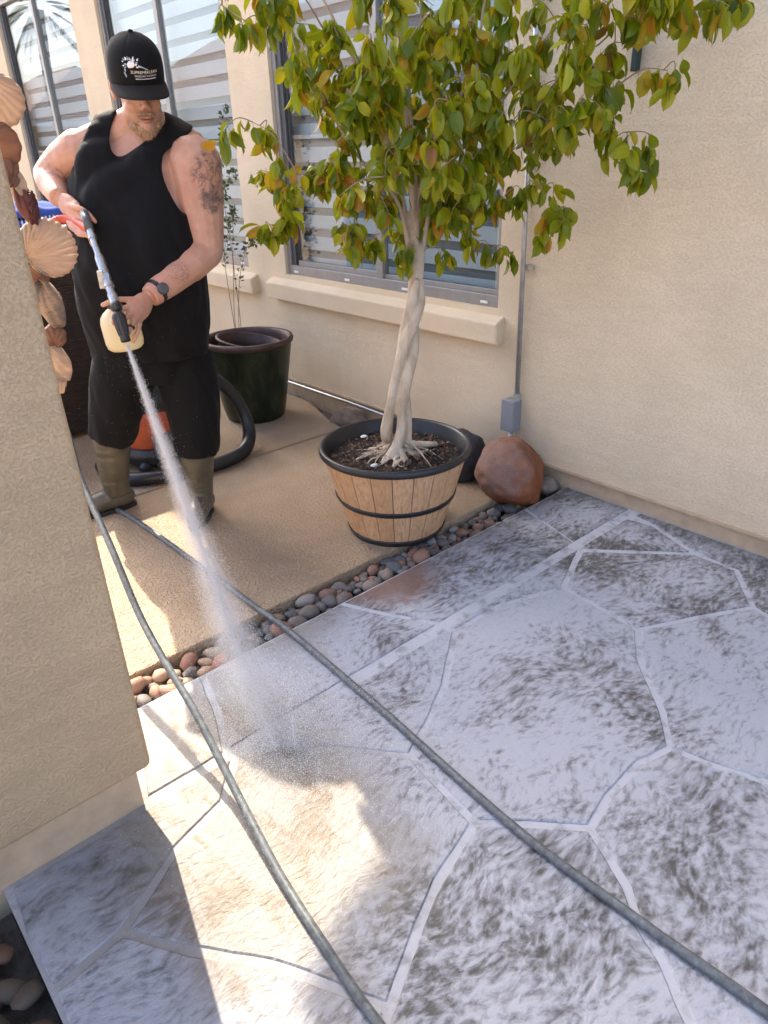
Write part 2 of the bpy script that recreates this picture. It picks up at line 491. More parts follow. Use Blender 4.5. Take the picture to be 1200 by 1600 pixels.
for key, pts in STONES.items():
    q = inset_poly(pts, .0100)
    # soften the outline: points along each side with a slight waver
    fine = []
    for i in range(len(q)):
        a, b = q[i], q[(i + 1) % len(q)]
        n = max(1, int((b - a).length / .035))
        for k in range(n):
            p = a.lerp(b, k / n)
            w = noise.noise(Vector((p.x * 22, p.y * 22, 3.1))) * .0035
            nn = Vector((-(b - a).y, (b - a).x)).normalized()
            fine.append(p + nn * w)
    n = len(fine)
    inner = inset_poly([(p.x, p.y) for p in fine], .0035)
    dz = rs.uniform(-.0008, .0008)
    mb = MB()
    mb.add([(p.x, p.y, -.02) for p in fine] + [(p.x, p.y, -.0030 + dz) for p in fine] + [(p.x, p.y, dz) for p in inner],
           [(i, (i + 1) % n, n + (i + 1) % n, n + i) for i in range(n)] + [(n + i, n + (i + 1) % n, 2 * n + (i + 1) % n, 2 * n + i) for i in range(n)] + [tuple(range(2 * n, 3 * n))])
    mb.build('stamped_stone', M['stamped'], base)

# ------------------------------------------------------------ house: wall with three sliding windows
house = empty('house', (WX, 2.0, 0))
tag(house, 'beige stucco house wall with three tall sliding windows behind the potted tree', 'house')
H0 = Vector((-WX, -2.0, 0))
def hpart(mb, name, mat, parent=None, **kw):
    o = mb.build(name, mat, parent or house, **kw)
    if parent is None: o.location = H0
    return o
WIN = [(2.16, 3.885), (4.32, 6.05), (6.51, 8.26)]
WZ0, WZ1 = .775, 2.78
FX = WX - .02
YL, YH, WTOP = -5.0, 16.0, 4.95
def wall_mesh():
    ys = sorted([YL, YH] + [v for w in WIN for v in w]); zs = [.085, WZ0, WZ1, WTOP]
    mb = MB()
    for i in range(len(ys) - 1):
        for j in range(3):
            hole = j == 1 and any(abs(ys[i] - w[0]) < 1e-6 for w in WIN)
            if not hole:
                mb.add([(FX, ys[i], zs[j]), (FX, ys[i], zs[j + 1]), (FX, ys[i + 1], zs[j + 1]), (FX, ys[i + 1], zs[j])], [(0, 1, 2, 3)])
    for y0, y1 in WIN:                      # reveals
        d = .11
        for (a, b) in (((y0, WZ0), (y1, WZ0)), ((y1, WZ0), (y1, WZ1)), ((y1, WZ1), (y0, WZ1)), ((y0, WZ1), (y0, WZ0))):
            mb.add([(FX, a[0], a[1]), (FX, b[0], b[1]), (FX + d, b[0], b[1]), (FX + d, a[0], a[1])], [(0, 1, 2, 3)])
    mb.add([(FX, YL, .085), (FX, YH, .085), (WX + .08, YH, .085), (WX + .08, YL, .085)], [(0, 1, 2, 3)])
    return mb
hpart(wall_mesh(), 'stucco_wall', M['stucco'], weld=True)
hpart(MB().box(WX + .20, WX + 6, YL, YH, -.1, WTOP), 'inner_wall', M['trim'])
hpart(MB().box(WX, WX + .12, YL, YH, -.12, .0845), 'base_trim', M['trim'])
hpart(MB().box(WX - .026, WX + .01, YL, YH, .078, .0905), 'weep_screed', M['trim'])
# the eave is an added unseen caster, its jut shaped to throw the patio shadow
ev = [(WX + 6, YH), (2.66, YH), (2.66, 7.457), (2.312, 7.207), (2.28, 6.32), (2.20, 6.25), (1.99, 6.21), (1.82, 6.13), (1.76, 5.9), (1.76, YL), (WX + 6, YL)]
mb = MB(); n = len(ev)
mb.add([(x, y, 4.952) for x, y in ev] + [(x, y, 5.06) for x, y in ev], [tuple(range(n)), tuple(range(n, 2 * n))[::-1]] + [(i, (i + 1) % n, n + (i + 1) % n, n + i) for i in range(n)])
hpart(mb, 'shade_eave', M['shade_eave'])
for wi, (y0, y1) in enumerate(WIN):
    fx0, fx1 = FX + .022, FX + .085
    fw = .05
    mb = MB()
    mb.box(fx0, fx1, y0, y1, WZ0, WZ0 + .055).box(fx0, fx1, y0, y1, WZ1 - .05, WZ1)
    mb.box(fx0, fx1, y0, y0 + .035, WZ0 + .055, WZ1 - .05).box(fx0, fx1, y1 - .035, y1, WZ0 + .055, WZ1 - .05)
    w = hpart(mb, 'window', M['frame'], bevel=.003)
    ym = (y0 + y1) / 2
    def sub(mb, name, mat, **kw):
        return mb.build(name, mat, w, **kw)
    # far half slides behind: deeper, dark track beside it
    sub(MB().box(fx0 + .012, fx1 - .004, y1 - .075, y1 - .0352, WZ0 + .0552, WZ1 - .0502).box(fx0 + .03, fx1 - .006, y1 - .09, y1 - .0755, WZ0 + .0552, WZ1 - .0502), 'side_track', M['frame_dark'])
    sub(MB().box(fx0 + .004, fx1 - .01, ym - .026, ym + .026, WZ0 + .0552, WZ1 - .0502), 'mullion', M['frame'], bevel=.003)
    sub(MB().box(fx0 + .018, fx1 - .008, ym + .027, y1 - .091, WZ0 + .0552, WZ0 + .085), 'sash_rail', M['frame'], bevel=.002)
    sub(MB().box(fx0 + .018, fx1 - .008, y0 + .0352, ym - .027, WZ0 + .0552, WZ0 + .078), 'sash_rail', M['frame'], bevel=.002)
    px_ = fx0 + .034
    sub(MB().box(px_, px_ + .004, ym + .0265, y1 - .0905, WZ0 + .0855, WZ1 - .051), 'pane', M['glass'])
    sub(MB().box(px_ - .01, px_ - .006, y0 + .0357, ym - .0265, WZ0 + .0785, WZ1 - .051), 'pane', M['glass'])
    for fy in (.06, .38, .66, .95):
        yy = y0 + (y1 - y0) * fy
        sub(MB().box(fx0 - .004, fx0 - .0005, yy - .022, yy + .022, WZ0 + .013, WZ0 + .025), 'weep_cover', M['white'], bevel=.001)
    bx = FX + .135
    zz = WZ0 + .02 + wi * .03
    while zz < WZ1 - .02:
        sub(MB().box(bx, bx + .003, y0 + .01, y1 - .01, zz, zz + .079), 'blind_slat', M['blind'])
        zz += .122
    sub(MB().box(bx + .03, bx + .034, y0 - .06, y1 + .06, WZ0 - .06, WZ1 + .06), 'blind_sheer', M['sheer'])
for y0, y1 in ((2.115, 4.04), (4.215, 6.16), (6.40, 8.37)):
    mb = MB()
    prof = [(FX + .03, .62), (FX - .058, .62), (FX - .062, .72), (FX - .01, .745), (FX + .03, .748)]
    n = len(prof)
    mb.add([(x, y0, z) for x, z in prof] + [(x, y1, z) for x, z in prof], [tuple(range(n)), tuple(range(n, 2 * n))[::-1]] + [(i, (i + 1) % n, n + (i + 1) % n, n + i) for i in range(n)])
    hpart(mb, 'window_sill', M['stucco'], bevel=.008)

# conduit and junction box on the wall
cd = empty('electrical_conduit', (WX - .05, 2.015, 0))
tag(cd, 'galvanised conduit running down the wall to a grey junction box above the red boulder', 'conduit')
def cpart(mb, name, mat, **kw):
    o = mb.build(name, mat, cd, **kw); o.location = (-(WX - .05), -2.015, 0); return o
cx = FX - .022
cpart(MB().tube([(cx, 2.000, .385), (cx, 2.016, 1.2), (cx, 2.02, 4.9)], .0115, 12), 'pipe', M['galv'], smooth=True)
mb = MB().box(FX - .062, FX - .0005, 1.985, 2.055, .22, .372)
jb = cpart(mb, 'junction_box', M['greybox'], bevel=.004)
cpart(MB().box(FX - .066, FX - .0622, 1.983, 2.057, .218, .374), 'box_lid', M['greybox'], bevel=.002)
cpart(MB().tube([(cx, 2.0, .366), (cx, 2.0, .392)], .016, 10).tube([(cx, 2.0, .392), (cx, 2.0, .404)], .019, 6), 'coupling', M['galv'])
cpart(MB().tube([(cx, 2.016, 1.37), (cx, 2.016, 1.45)], .0155, 12).tube([(cx, 2.016, 1.385), (cx, 2.016, 1.397)], .018, 8).tube([(cx, 2.016, 1.423), (cx, 2.016, 1.435)], .018, 8), 'coupling', M['galv'])
cpart(MB().box(FX - .012, FX - .0005, 1.965, 2.03, .97, .99).tube([(FX - .014, 1.975, .98), (FX - .001, 1.975, .98)], .008, 6), 'pipe_strap', M['galv'])
cpart(MB().tube([(cx - .005, 2.02, .08), (cx - .005, 2.02, .222)], .0105, 10), 'pipe', M['galv'], smooth=True)

# pipe along the foot of the wall
o = MB().tube([(WX - .045, 2.35, .055), (WX - .045, 3.3, .07), (WX - .045, 6.5, .075)], .009, 8).build('ground_pipe', M['galv'], smooth=True)
tag(o, 'thin grey pipe running along the foot of the wall behind the pebbles', 'pipe')

# thermometer-like dark strip on the wall
th = MB().box(FX - .03, FX - .0005, 1.565, 1.59, 1.68, 2.0).build('wall_bracket', plain('dark_green_metal', (.02, .045, .045), .35), bevel=.004)
tag(th, 'narrow dark green metal bracket on the wall right of the tree', 'bracket')

# ------------------------------------------------------------ stucco post
post = empty('stucco_post', (.1, 1.6, 0))
tag(post, 'tan stucco entry post at the left with shells hanging behind it', 'post')
def ppart(mb, name, mat, **kw):
    o = mb.build(name, mat, post, **kw); o.location = (-.1, -1.6, 0); return o
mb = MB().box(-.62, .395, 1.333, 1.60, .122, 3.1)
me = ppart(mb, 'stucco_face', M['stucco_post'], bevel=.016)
sharp(me.data, 80)
ppart(MB().box(-.60, .360, 1.357, 1.58, -.12, .1215), 'base_trim', M['trim'], bevel=.004)

# ------------------------------------------------------------ across the yard (seen in the window glass)
M['cream'] = plain('cream_render', (.58, .48, .37), .85, var=.08, nscale=3)
def _tiles():
    t = NT('barrel_roof_tiles'); p = t.pos()
    w1 = t.wave(t.mapping(p, (1, 1, 0)), 3.2, .3, 1, 1, 'X'); w2 = t.wave(t.mapping(p, (0, 1, 0)), 2.2, .3, 1, 1, 'Y')
    c = t.mix(t.noise(p, 4, 4, .7), (.40, .24, .18), (.60, .43, .35))
    return t.fin(c, .8, t.bump(t.math('ADD', w1, w2), 1, .08))
M['tiles'] = _tiles()
def neighbour(x0, x1, y0, y1, ez, rz_, label):
    h = empty('neighbour_house', ((x0 + x1) / 2, (y0 + y1) / 2, 0)); tag(h, label, 'house')
    off = Vector((-(x0 + x1) / 2, -(y0 + y1) / 2, 0))
    def p_(mb, nm, mat, par=None, **kw):
        o = mb.build(nm, mat, par or h, **kw)
        if par is None: o.location = off
        return o
    p_(MB().box(x0, x1, y0, y1, -.12, ez), 'wall', M['cream'])
    ov = .5; xm = (x0 + x1) / 2; inset = (x1 - x0) / 2
    v = [(x0 - ov, y0 - ov, ez), (x1 + ov, y0 - ov, ez), (x1 + ov, y1 + ov, ez), (x0 - ov, y1 + ov, ez), (xm, y0 + inset, rz_), (xm, y1 - inset, rz_)]
    rf = p_(MB().add(v, [(0, 1, 4), (1, 2, 5, 4), (2, 3, 5), (3, 0, 4, 5), (3, 2, 1, 0)]), 'roof', M['tiles'])
    p_(MB().box(x1 + ov - .002, x1 + ov + .04, y0 - ov, y1 + ov, ez - .2, ez + .02).box(x0 - ov, x1 + ov, y0 - ov - .04, y0 - ov, ez - .2, ez + .02), 'fascia', M['white'], rf)
    for k in range(3):
        yy = y0 + (y1 - y0) * (.2 + .3 * k)
        w = p_(MB().box(x1 + .001, x1 + .05, yy - .8, yy + .8, 1.0, 2.2), 'window', M['frame'])
        MB().box(x1 + .051, x1 + .056, yy - .74, yy + .74, 1.06, 2.14).build('pane', M['frame_dark'], w)
neighbour(-16, -7.5, 15, 30, 3.0, 5.9, 'cream neighbouring house with red tile hip roof reflected in the middle window')
neighbour(-15, -6.5, 36, 50, 3.0, 5.6, 'farther cream house with tile roof reflected in the left window')
yw = MB().box(-5.6, -5.4, -20, 45, -.12, 1.75).box(-5.63, -5.37, -20, 45, 1.75, 1.83).build('yard_wall', M['cream'], bevel=.01)
tag(yw, 'long cream block wall across the yard behind the photographer', 'wall')
M['palmleaf'] = plain('palm_frond_green', (.05, .085, .03), .6, var=.3, nscale=6)
M['palmtrunk'] = plain('palm_trunk', (.22, .17, .12), .9, var=.3, nscale=8, bump=.6, bd=.05)
pal = empty('palm_tree', (-3.9, 25.2, 0)); tag(pal, 'tall palm reflected in the left window glass', 'tree')
MB().tube([(0, 0, -.1), (.1, 0, 2), (.05, .1, 4), (0, 0, 5.4)], [.2, .17, .16, .18], 12).build('trunk', M['palmtrunk'], pal, smooth=True)
mb = MB(); rq = random.Random(4)
for k in range(34):
    az = rq.uniform(0, 6.283); el = rq.uniform(-.7, 1.2); L = rq.uniform(1.2, 1.7)
    d = Vector((math.cos(az) * math.cos(el), math.sin(az) * math.cos(el), math.sin(el)))
    sd = d.cross(Vector((0, 0, 1))).normalized(); base_ = Vector((0, 0, 5.5))
    for j in range(16):
        f = .3 + .7 * j / 16; p = base_ + d * L * f + Vector((0, 0, -.5 * f * f))
        for sg in (-1, 1):
            tip = p + sd * sg * .38 * (1.2 - f) + d * .3 + Vector((0, 0, -.15))
            mb.add([p, p + d * .05, tip], [(0, 1, 2)])
o = mb.build('crown', M['palmleaf'], pal); o['kind'] = 'stuff'

# ------------------------------------------------------------ materials of the things
def _pebble(name, stops, pale=(.26, .22, .185)):
    t = NT(name)
    r = t.rnd(); o = t.obj()
    c = t.ramp(r, stops, 'CONSTANT')
    n = t.noise(o, 1.6, 5, .65)
    c = t.mix(t.math('MULTIPLY', t.sstep(n, .4, .7), .4), c, pale)
    sp = t.noise(o, 14, 3, .7)
    c = t.mix(t.math('MULTIPLY', t.sstep(sp, .55, .7), .35), c, (.05, .045, .04))
    return t.fin(c, t.ramp(r, [(0, .55), (1, .8)]), t.bump(sp, .25, .004), spec=.3)
M['pebble'] = _pebble('river_pebble', [(0, (.12, .112, .108)), (.15, (.17, .14, .118)), (.3, (.10, .105, .11)), (.42, (.28, .15, .105)), (.54, (.23, .18, .135)), (.66, (.14, .135, .13)), (.76, (.20, .12, .095)), (.86, (.27, .245, .22)), (.95, (.13, .10, .085))])
M['pebble_sunlit'] = _pebble('river_pebble_sunlit', [(0, (.36, .20, .13)), (.25, (.30, .24, .18)), (.4, (.16, .145, .13)), (.55, (.40, .27, .18)), (.75, (.30, .15, .11)), (.9, (.22, .19, .165))])  # paler, warmer copy of the pebble colours, standing in for sunlight
def _boulder():
    t = NT('rust_boulder'); o = t.obj(); p = t.pos()
    n = t.noise(o, 3.2, 5, .6, .4)
    c = t.ramp(n, [(.3, (.11, .030, .010)), (.5, (.22, .068, .020)), (.7, (.29, .125, .055))])
    x, y, z = t.xyz(o)
    top = t.math('ADD', t.math('MULTIPLY', z, 2.2), t.math('MULTIPLY', t.math('SUBTRACT', y, x), 1.1))
    f = t.math('ADD', top, t.math('MULTIPLY', t.noise(o, 9, 5, .65), 1.3))
    fm = t.sstep(f, .55, 1.1)
    c = t.mix(t.math('MULTIPLY', fm, .45), c, (.27, .21, .19))
    sp = t.noise(p, 220, 2, .6)
    c = t.mix(t.math('MULTIPLY', t.sstep(sp, .6, .72), .4), c, (.5, .43, .4))
    return t.fin(c, .65, t.bump(t.noise(o, 22, 5, .6), .5, .012), spec=.3)
M['boulder'] = _boulder()
M['darkrock'] = plain('black_lava_rock', (.028, .029, .034), .7, var=.5, nscale=14, bump=.9, bd=.01)
M['greyrock'] = plain('grey_tan_rock', (.17, .135, .105), .85, var=.5, nscale=11, bump=.8, bd=.008)

def rock_mesh(name, seed, r=(1, 1, 1), cuts=9, soft=.18, sub=3, rough=.06, ease=0):
    rr = random.Random(seed)
    bm = bmesh.new(); bmesh.ops.create_icosphere(bm, subdivisions=sub, radius=1)
    planes = []
    for _ in range(cuts):
        d = Vector((rr.gauss(0, 1), rr.gauss(0, 1), rr.gauss(0, .8))).normalized()
        planes.append((d, rr.uniform(.66, .9)))
    off = Vector((rr.uniform(0, 50), rr.uniform(0, 50), rr.uniform(0, 50)))
    for v in bm.verts:
        p = v.co.copy()
        for d, h in planes:
            e = p.dot(d) - h
            if e > 0: p -= d * (e * (1 - soft))
        v.co = p
    for _ in range(ease): bmesh.ops.smooth_vert(bm, verts=bm.verts, factor=.5, use_axis_x=True, use_axis_y=True, use_axis_z=True)
    for v in bm.verts:
        p = v.co.copy()
        p *= 1 + rough * noise.noise(p * 1.6 + off) + rough * .4 * noise.noise(p * 5 + off) + rough * .15 * noise.noise(p * 14 + off)
        v.co = Vector((p.x * r[0], p.y * r[1], p.z * r[2]))
    me = bpy.data.meshes.new(name); bm.to_mesh(me); bm.free()
    me.polygons.foreach_set('use_smooth', [True] * len(me.polygons))
    return me

def rock(name, seed, r, loc, rz, mat, label, cat='rock', cuts=9, **kw):
    me = rock_mesh(name, seed, r, cuts, **kw)
    o = link(name, me, mat); o.location = loc; o.rotation_euler = (0, 0, rz)
    return tag(o, label, cat)
rock('boulder', 64, (.235, .200, .180), (2.435, 1.865, .085), .4, M['boulder'], 'large rust red boulder frosted with spray against the wall', 'boulder', cuts=11, sub=5, soft=.10, rough=.12, ease=22)
rock('lava_rock', 4, (.15, .15, .15), (2.455, 2.18, .06), .3, M['darkrock'], 'black rough rock between the barrel planter and the red boulder', sub=4, rough=.12)
rock('landscape_rock', 23, (.10, .125, .085), (2.535, 3.17, .0), .4, M['greyrock'], 'grey tan rock lying against the wall behind the barrel planter', sub=4, rough=.1)
rock('landscape_rock', 29, (.05, .055, .05), (2.615, 1.765, .0), .4, M['greyrock'], 'small brown rock tucked between the red boulder and the wall base')
rock('landscape_rock', 31, (.07, .08, .06), (2.56, 2.86, .0), 1.0, M['greyrock'], 'grey rock half hidden behind the barrel planter rim', rough=.1)

# pebbles: eight shapes, laid by dart throwing
PEB = [rock_mesh('river_pebble', 100 + i, (1, random.Random(i).uniform(.55, .9), random.Random(i + 50).uniform(.42, .72)), 5, .38, 2, .2) for i in range(12)]
for me in PEB: me.materials.append(M['pebble'])
PEBW = []
for me in PEB:
    c = me.copy(); c.materials.clear(); c.materials.append(M['pebble_sunlit']); PEBW.append(c)
M['pebble_dark'] = _pebble('dark_pebble', [(0, (.105, .048, .030)), (.3, (.095, .065, .045)), (.5, (.06, .048, .040)), (.7, (.13, .068, .042)), (.85, (.10, .08, .06))], (.12, .075, .05))
PEBD = []
for me in PEB:
    c = me.copy(); c.materials.clear(); c.materials.append(M['pebble_dark']); PEBD.append(c)
rp = random.Random(77)
def lay(n, xr, yr, zr, sr, label, group, meshes, mind=.62, skip=None):
    done = []
    tries = 0
    while len(done) < n and tries < n * 60:
        tries += 1
        s = rp.uniform(*sr); x = rp.uniform(*xr); y = rp.uniform(*yr)
        if skip and skip(x, y): continue
        if any((x - a) ** 2 + (y - b) ** 2 < ((s + c) * mind) ** 2 for a, b, c in done): continue
        done.append((x, y, s))
        o = bpy.data.objects.new('river_pebble', rp.choice(meshes)); COL.objects.link(o)
        o.location = (x, y, rp.uniform(*zr) - .02 + s * .25)
        o.scale = (s, s, s)
        o.rotation_euler = (rp.uniform(-.35, .35), rp.uniform(-.35, .35), rp.uniform(0, 6.28))
        tag(o, label, 'pebble', group)
lay(30, (.40, .82), (1.734, 1.826), (-.034, -.016), (.028, .046), 'river pebble in the sunny end of the trench, coloured pale and warm for sunlight', 'sunny trench pebbles', PEBW, .58)
lay(115, (.82, 2.42), (1.730, 1.830), (-.036, -.012), (.019, .046), 'smooth grey or brown river pebble in the shaded trench between the slabs', 'shaded trench pebbles', PEB, .58)
lay(44, (2.46, 2.655), (2.3, 4.6), (-.03, -.004), (.018, .036), 'dark pebble in the strip at the foot of the window wall', 'pebbles along the wall', PEB, .6)
lay(95, (-.34, -.010), (.66, 1.335), (-.05, -.018), (.022, .048), 'dark pebble beside the stamped slab in the shadow of the post', 'pebbles beside the post', PEBD, .50)

# ------------------------------------------------------------ barrel planter
def _wood():
    t = NT('barrel_wood'); o = t.obj(); r = t.rnd()
    cm = t.node('ShaderNodeCombineXYZ'); t.put(cm.inputs[0], t.math('MULTIPLY', r, 7.0))
    va = t.node('ShaderNodeVectorMath', operation='ADD'); t.put(va.inputs[0], o); t.l.new(cm.outputs[0], va.inputs[1])
    gr = t.noise(t.mapping(va.outputs[0], (30, 30, 1.6)), 4, 4, .6, .4)
    c = t.ramp(gr, [(.28, (.42, .235, .120)), (.5, (.58, .36, .20)), (.72, (.66, .44, .26))])
    c = t.mix(t.math('MULTIPLY', r, .42), c, (.42, .22, .10))
    kn = t.noise(t.mapping(va.outputs[0], (9, 9, 1.2)), 4, 2, .5, 1.5)
    c = t.mix(t.math('MULTIPLY', t.sstep(kn, .56, .70), .35), c, (.27, .12, .05))
    return t.fin(c, .55, t.bump(gr, .25, .002), spec=.35)
M['wood'] = _wood()
M['black'] = plain('black_plastic', (.018, .018, .02), .38, var=.2, nscale=40)
M['soil'] = plain('potting_soil', (.045, .028, .018), .95, var=.8, nscale=90, bump=1, bd=.02)
BC = (1.83, 1.997)
bar = empty('barrel_planter', (*BC, 0))
tag(bar, 'round wooden barrel planter with black hoops holding the braided tree', 'planter')
NS = 22
def brad(z): return .196 + (.304 - .196) * (z / .37) ** .93
def stave_mesh():
    mb = MB(); h = PI / NS * .962; zs = [.004, .09, .175, .27, .362]; k = 3
    for zi, z in enumerate(zs):
        for off in (0, -.007):
            for j in range(k + 1):
                a = -h + 2 * h * j / k
                rr = brad(z) + off - (.0016 if j in (0, k) and off == 0 else 0)
                mb.v.append((math.cos(a) * rr, math.sin(a) * rr, z))
    row = 2 * (k + 1)
    for i in range(len(zs) - 1):
        for j in range(k):
            a = i * row + j; mb.f.append((a, a + 1, a + row + 1, a + row))
        mb.f.append((i * row + k, i * row + row - 1, i * row + 2 * row - 1, i * row + row + k))
        mb.f.append((i * row, i * row + row, i * row + row + k + 1, i * row + k + 1))
    return mb.mesh('stave')
sm = stave_mesh(); sm.materials.append(M['wood']); sharp(sm, 50)
for i in range(NS):
    o = bpy.data.objects.new('stave', sm); COL.objects.link(o); o.parent = bar; o.rotation_euler = (0, 0, 2 * PI * i / NS + .07)
def ring(z0, z1, dr, name, th=.006, bev=True):
    r0, r1 = brad(z0), brad(z1)
    prof = [(r0 - .01, z0), (r0 + dr, z0), (r0 + dr + .002, z0 + .003), (r1 + dr + .002, z1 - .003), (r1 + dr, z1), (r1 - .01, z1)]
    o = MB().lathe(prof, 72, closed=True).build(name, M['black'], bar); sharp(o.data, 40); return o
ring(.158, .180, .004, 'hoop'); ring(.001, .026, .004, 'hoop')
o = MB().lathe([(.276, .30), (.288, .352), (.306, .352), (.312, .356), (.3145, .366), (.3125, .378), (.306, .3835), (.298, .382), (.293, .374), (.272, .31), (.268, .30)], 80, closed=True).build('rim', M['black'], bar); sharp(o.data, 60)
o = MB().lathe([(.172, .01), (.23, .16), (.263, .30), (.272, .318)], 48).build('liner', M['black'], bar, smooth=True)
# soil: lumpy disc
def soil_mesh(r, z, seed, amp=.012, n=46):
    mb = MB(); rr = random.Random(seed)
    mb.v.append((0, 0, z + .02)); rings = 20
    for i in range(1, rings + 1):
        for k in range(n):
            a = 2 * PI * k / n; q = r * i / rings
            x, y = math.cos(a) * q, math.sin(a) * q
            hh = z + .022 * (1 - (i / rings) ** 2) + amp * noise.noise(Vector((x * 24, y * 24, seed))) + amp * .8 * noise.noise(Vector((x * 80, y * 80, seed)))
            mb.v.append((x, y, hh))
    for k in range(n): mb.f.append((0, 1 + k, 1 + (k + 1) % n))
    for i in range(rings - 1):
        for k in range(n):
            a = 1 + i * n + k; b = 1 + i * n + (k + 1) % n
            mb.f.append((a, a + n, b + n, b))
    return mb
soil_mesh(.277, .322, 2).build('soil', M['soil'], bar, smooth=True)
M['chip'] = plain('bark_chip', (.16, .095, .055), .85, var=.6, nscale=60)
M['leafdry'] = plain('dry_leaf', (.42, .30, .17), .7, var=.3, nscale=30)
mb = MB(); rc = random.Random(8)
for _ in range(420):
    a = rc.uniform(0, 6.283); q = .265 * math.sqrt(rc.random()); s = rc.uniform(.003, .009)
    c = Vector((math.cos(a) * q, math.sin(a) * q, .326 + .02 * (1 - (q / .27) ** 2) + rc.uniform(.0, .008)))
    qq = Quaternion((rc.gauss(0, 1), rc.gauss(0, 1), rc.gauss(0, 1), rc.gauss(0, 1))).normalized()
    pts = [qq @ Vector((sx * s, sy * s * .6, sz * s * .35)) + c for sx in (-1, 1) for sy in (-1, 1) for sz in (-1, 1)]
    mb.add(pts, [(0, 1, 3, 2), (4, 6, 7, 5), (0, 4, 5, 1), (2, 3, 7, 6), (0, 2, 6, 4), (1, 5, 7, 3)])
o = mb.build('bark_chips', M['chip'], bar); o['kind'] = 'stuff'
mb = MB()
for (x, y) in ((.12, .20), (.02, .22), (-.16, -.05)):
    mb.ell((x, y, .345), (.018, .012, .006), nu=8, nv=5)
mb.build('pale_stone', M['white'], bar, smooth=True)

# ------------------------------------------------------------ the tree
def _bark():
    t = NT('pale_ficus_bark'); p = t.pos()
    n = t.noise(t.mapping(p, (1, 1, .35)), 28, 5, .6)
    c = t.ramp(n, [(.3, (.40, .30, .205)), (.55, (.58, .475, .355)), (.8, (.66, .57, .45))])
    z = t.xyz()[2]
    b = t.noise(p, 8, 3, .6)
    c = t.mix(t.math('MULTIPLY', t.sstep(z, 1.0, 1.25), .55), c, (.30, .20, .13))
    c = t.mix(t.math('MULTIPLY', t.sstep(b, .5, .7), .35), c, (.34, .25, .17))
    return t.fin(c, .85, t.bump(t.math('ADD', n, t.noise(p, 130, 3, .6)), .7, .006), spec=.2)
M['bark'] = _bark()
M['twig'] = plain('thin_twig', (.30, .215, .15), .8, var=.25, nscale=50)
tree = empty('potted_ficus_tree', (BC[0], BC[1], .33))
tag(tree, 'ficus tree with pale braided trunk and drooping green and yellow leaves', 'tree')
TL = Vector((-BC[0], -BC[1], -.33))
def tpart(o): o.parent = tree; o.location = TL; return o
CTR = [Vector(p) for p in ((1.838, 1.993, .33), (1.842, 1.988, .45), (1.848, 1.982, .629), (1.872, 1.96, .80), (1.892, 1.943, .92), (1.90, 1.937, 1.03))]
cpath = catmull(CTR, 14)
mb = MB()
for s in range(3):
    pts, rad = [], []
    for i, c in enumerate(cpath):
        f = i / (len(cpath) - 1)
        a = s * 2 * PI / 3 + f * 5.2 + .9 + .35 * math.sin(f * 7 + s)
        hr = .036 * (1 - f) ** 2.4 + .0195 + .006 * math.sin(f * 10 + s * 2)
        pts.append(c + Vector((math.cos(a) * hr, math.sin(a) * hr, 0)))
        rad.append((.0238 - .004 * f + .0035 * math.sin(f * 13 + s * 2)) * (1 - .45 * max(0, f - .85) / .15))
    mb.tube(pts, rad, 12)
# surface roots
rr = random.Random(19)
mr = MB()
for i in range(74):
    a = rr.uniform(0, 6.283); L = rr.uniform(.06, .17) * (1.1 if math.cos(a - 3.9) > 0 else .9)
    pts = [cpath[2] + Vector((math.cos(a) * .040, math.sin(a) * .040, rr.uniform(.0, .05)))]
    az = a; thick = i < 9
    for k in range(1, 9):
        az += rr.uniform(-.45, .45); st = L / 8; pr = pts[-1]
        z = max(.349 - .05 * max(0, k / 8 - .55), pr.z - rr.uniform(.006, .016)) + rr.uniform(-.003, .005)
        pts.append(Vector((pr.x + math.cos(az) * st, pr.y + math.sin(az) * st, z)))
    r0 = rr.uniform(.006, .009) if thick else rr.uniform(.0014, .0042)
    (mb if thick else mr).tube(catmull(pts, 3), lerp_list([r0 * 1.4, r0, r0 * .45], 25), 6)
roots = mr.build('roots', M['bark'], smooth=True); tpart(roots); roots['kind'] = 'stuff'
big = [(1.86, 1.97, .37), (1.91, 1.945, .365), (1.955, 1.915, .362), (1.985, 1.91, .355), (1.99, 1.94, .335)]
mb.tube(catmull(big, 5), lerp_list([.018, .015, .011, .008], 21), 8)

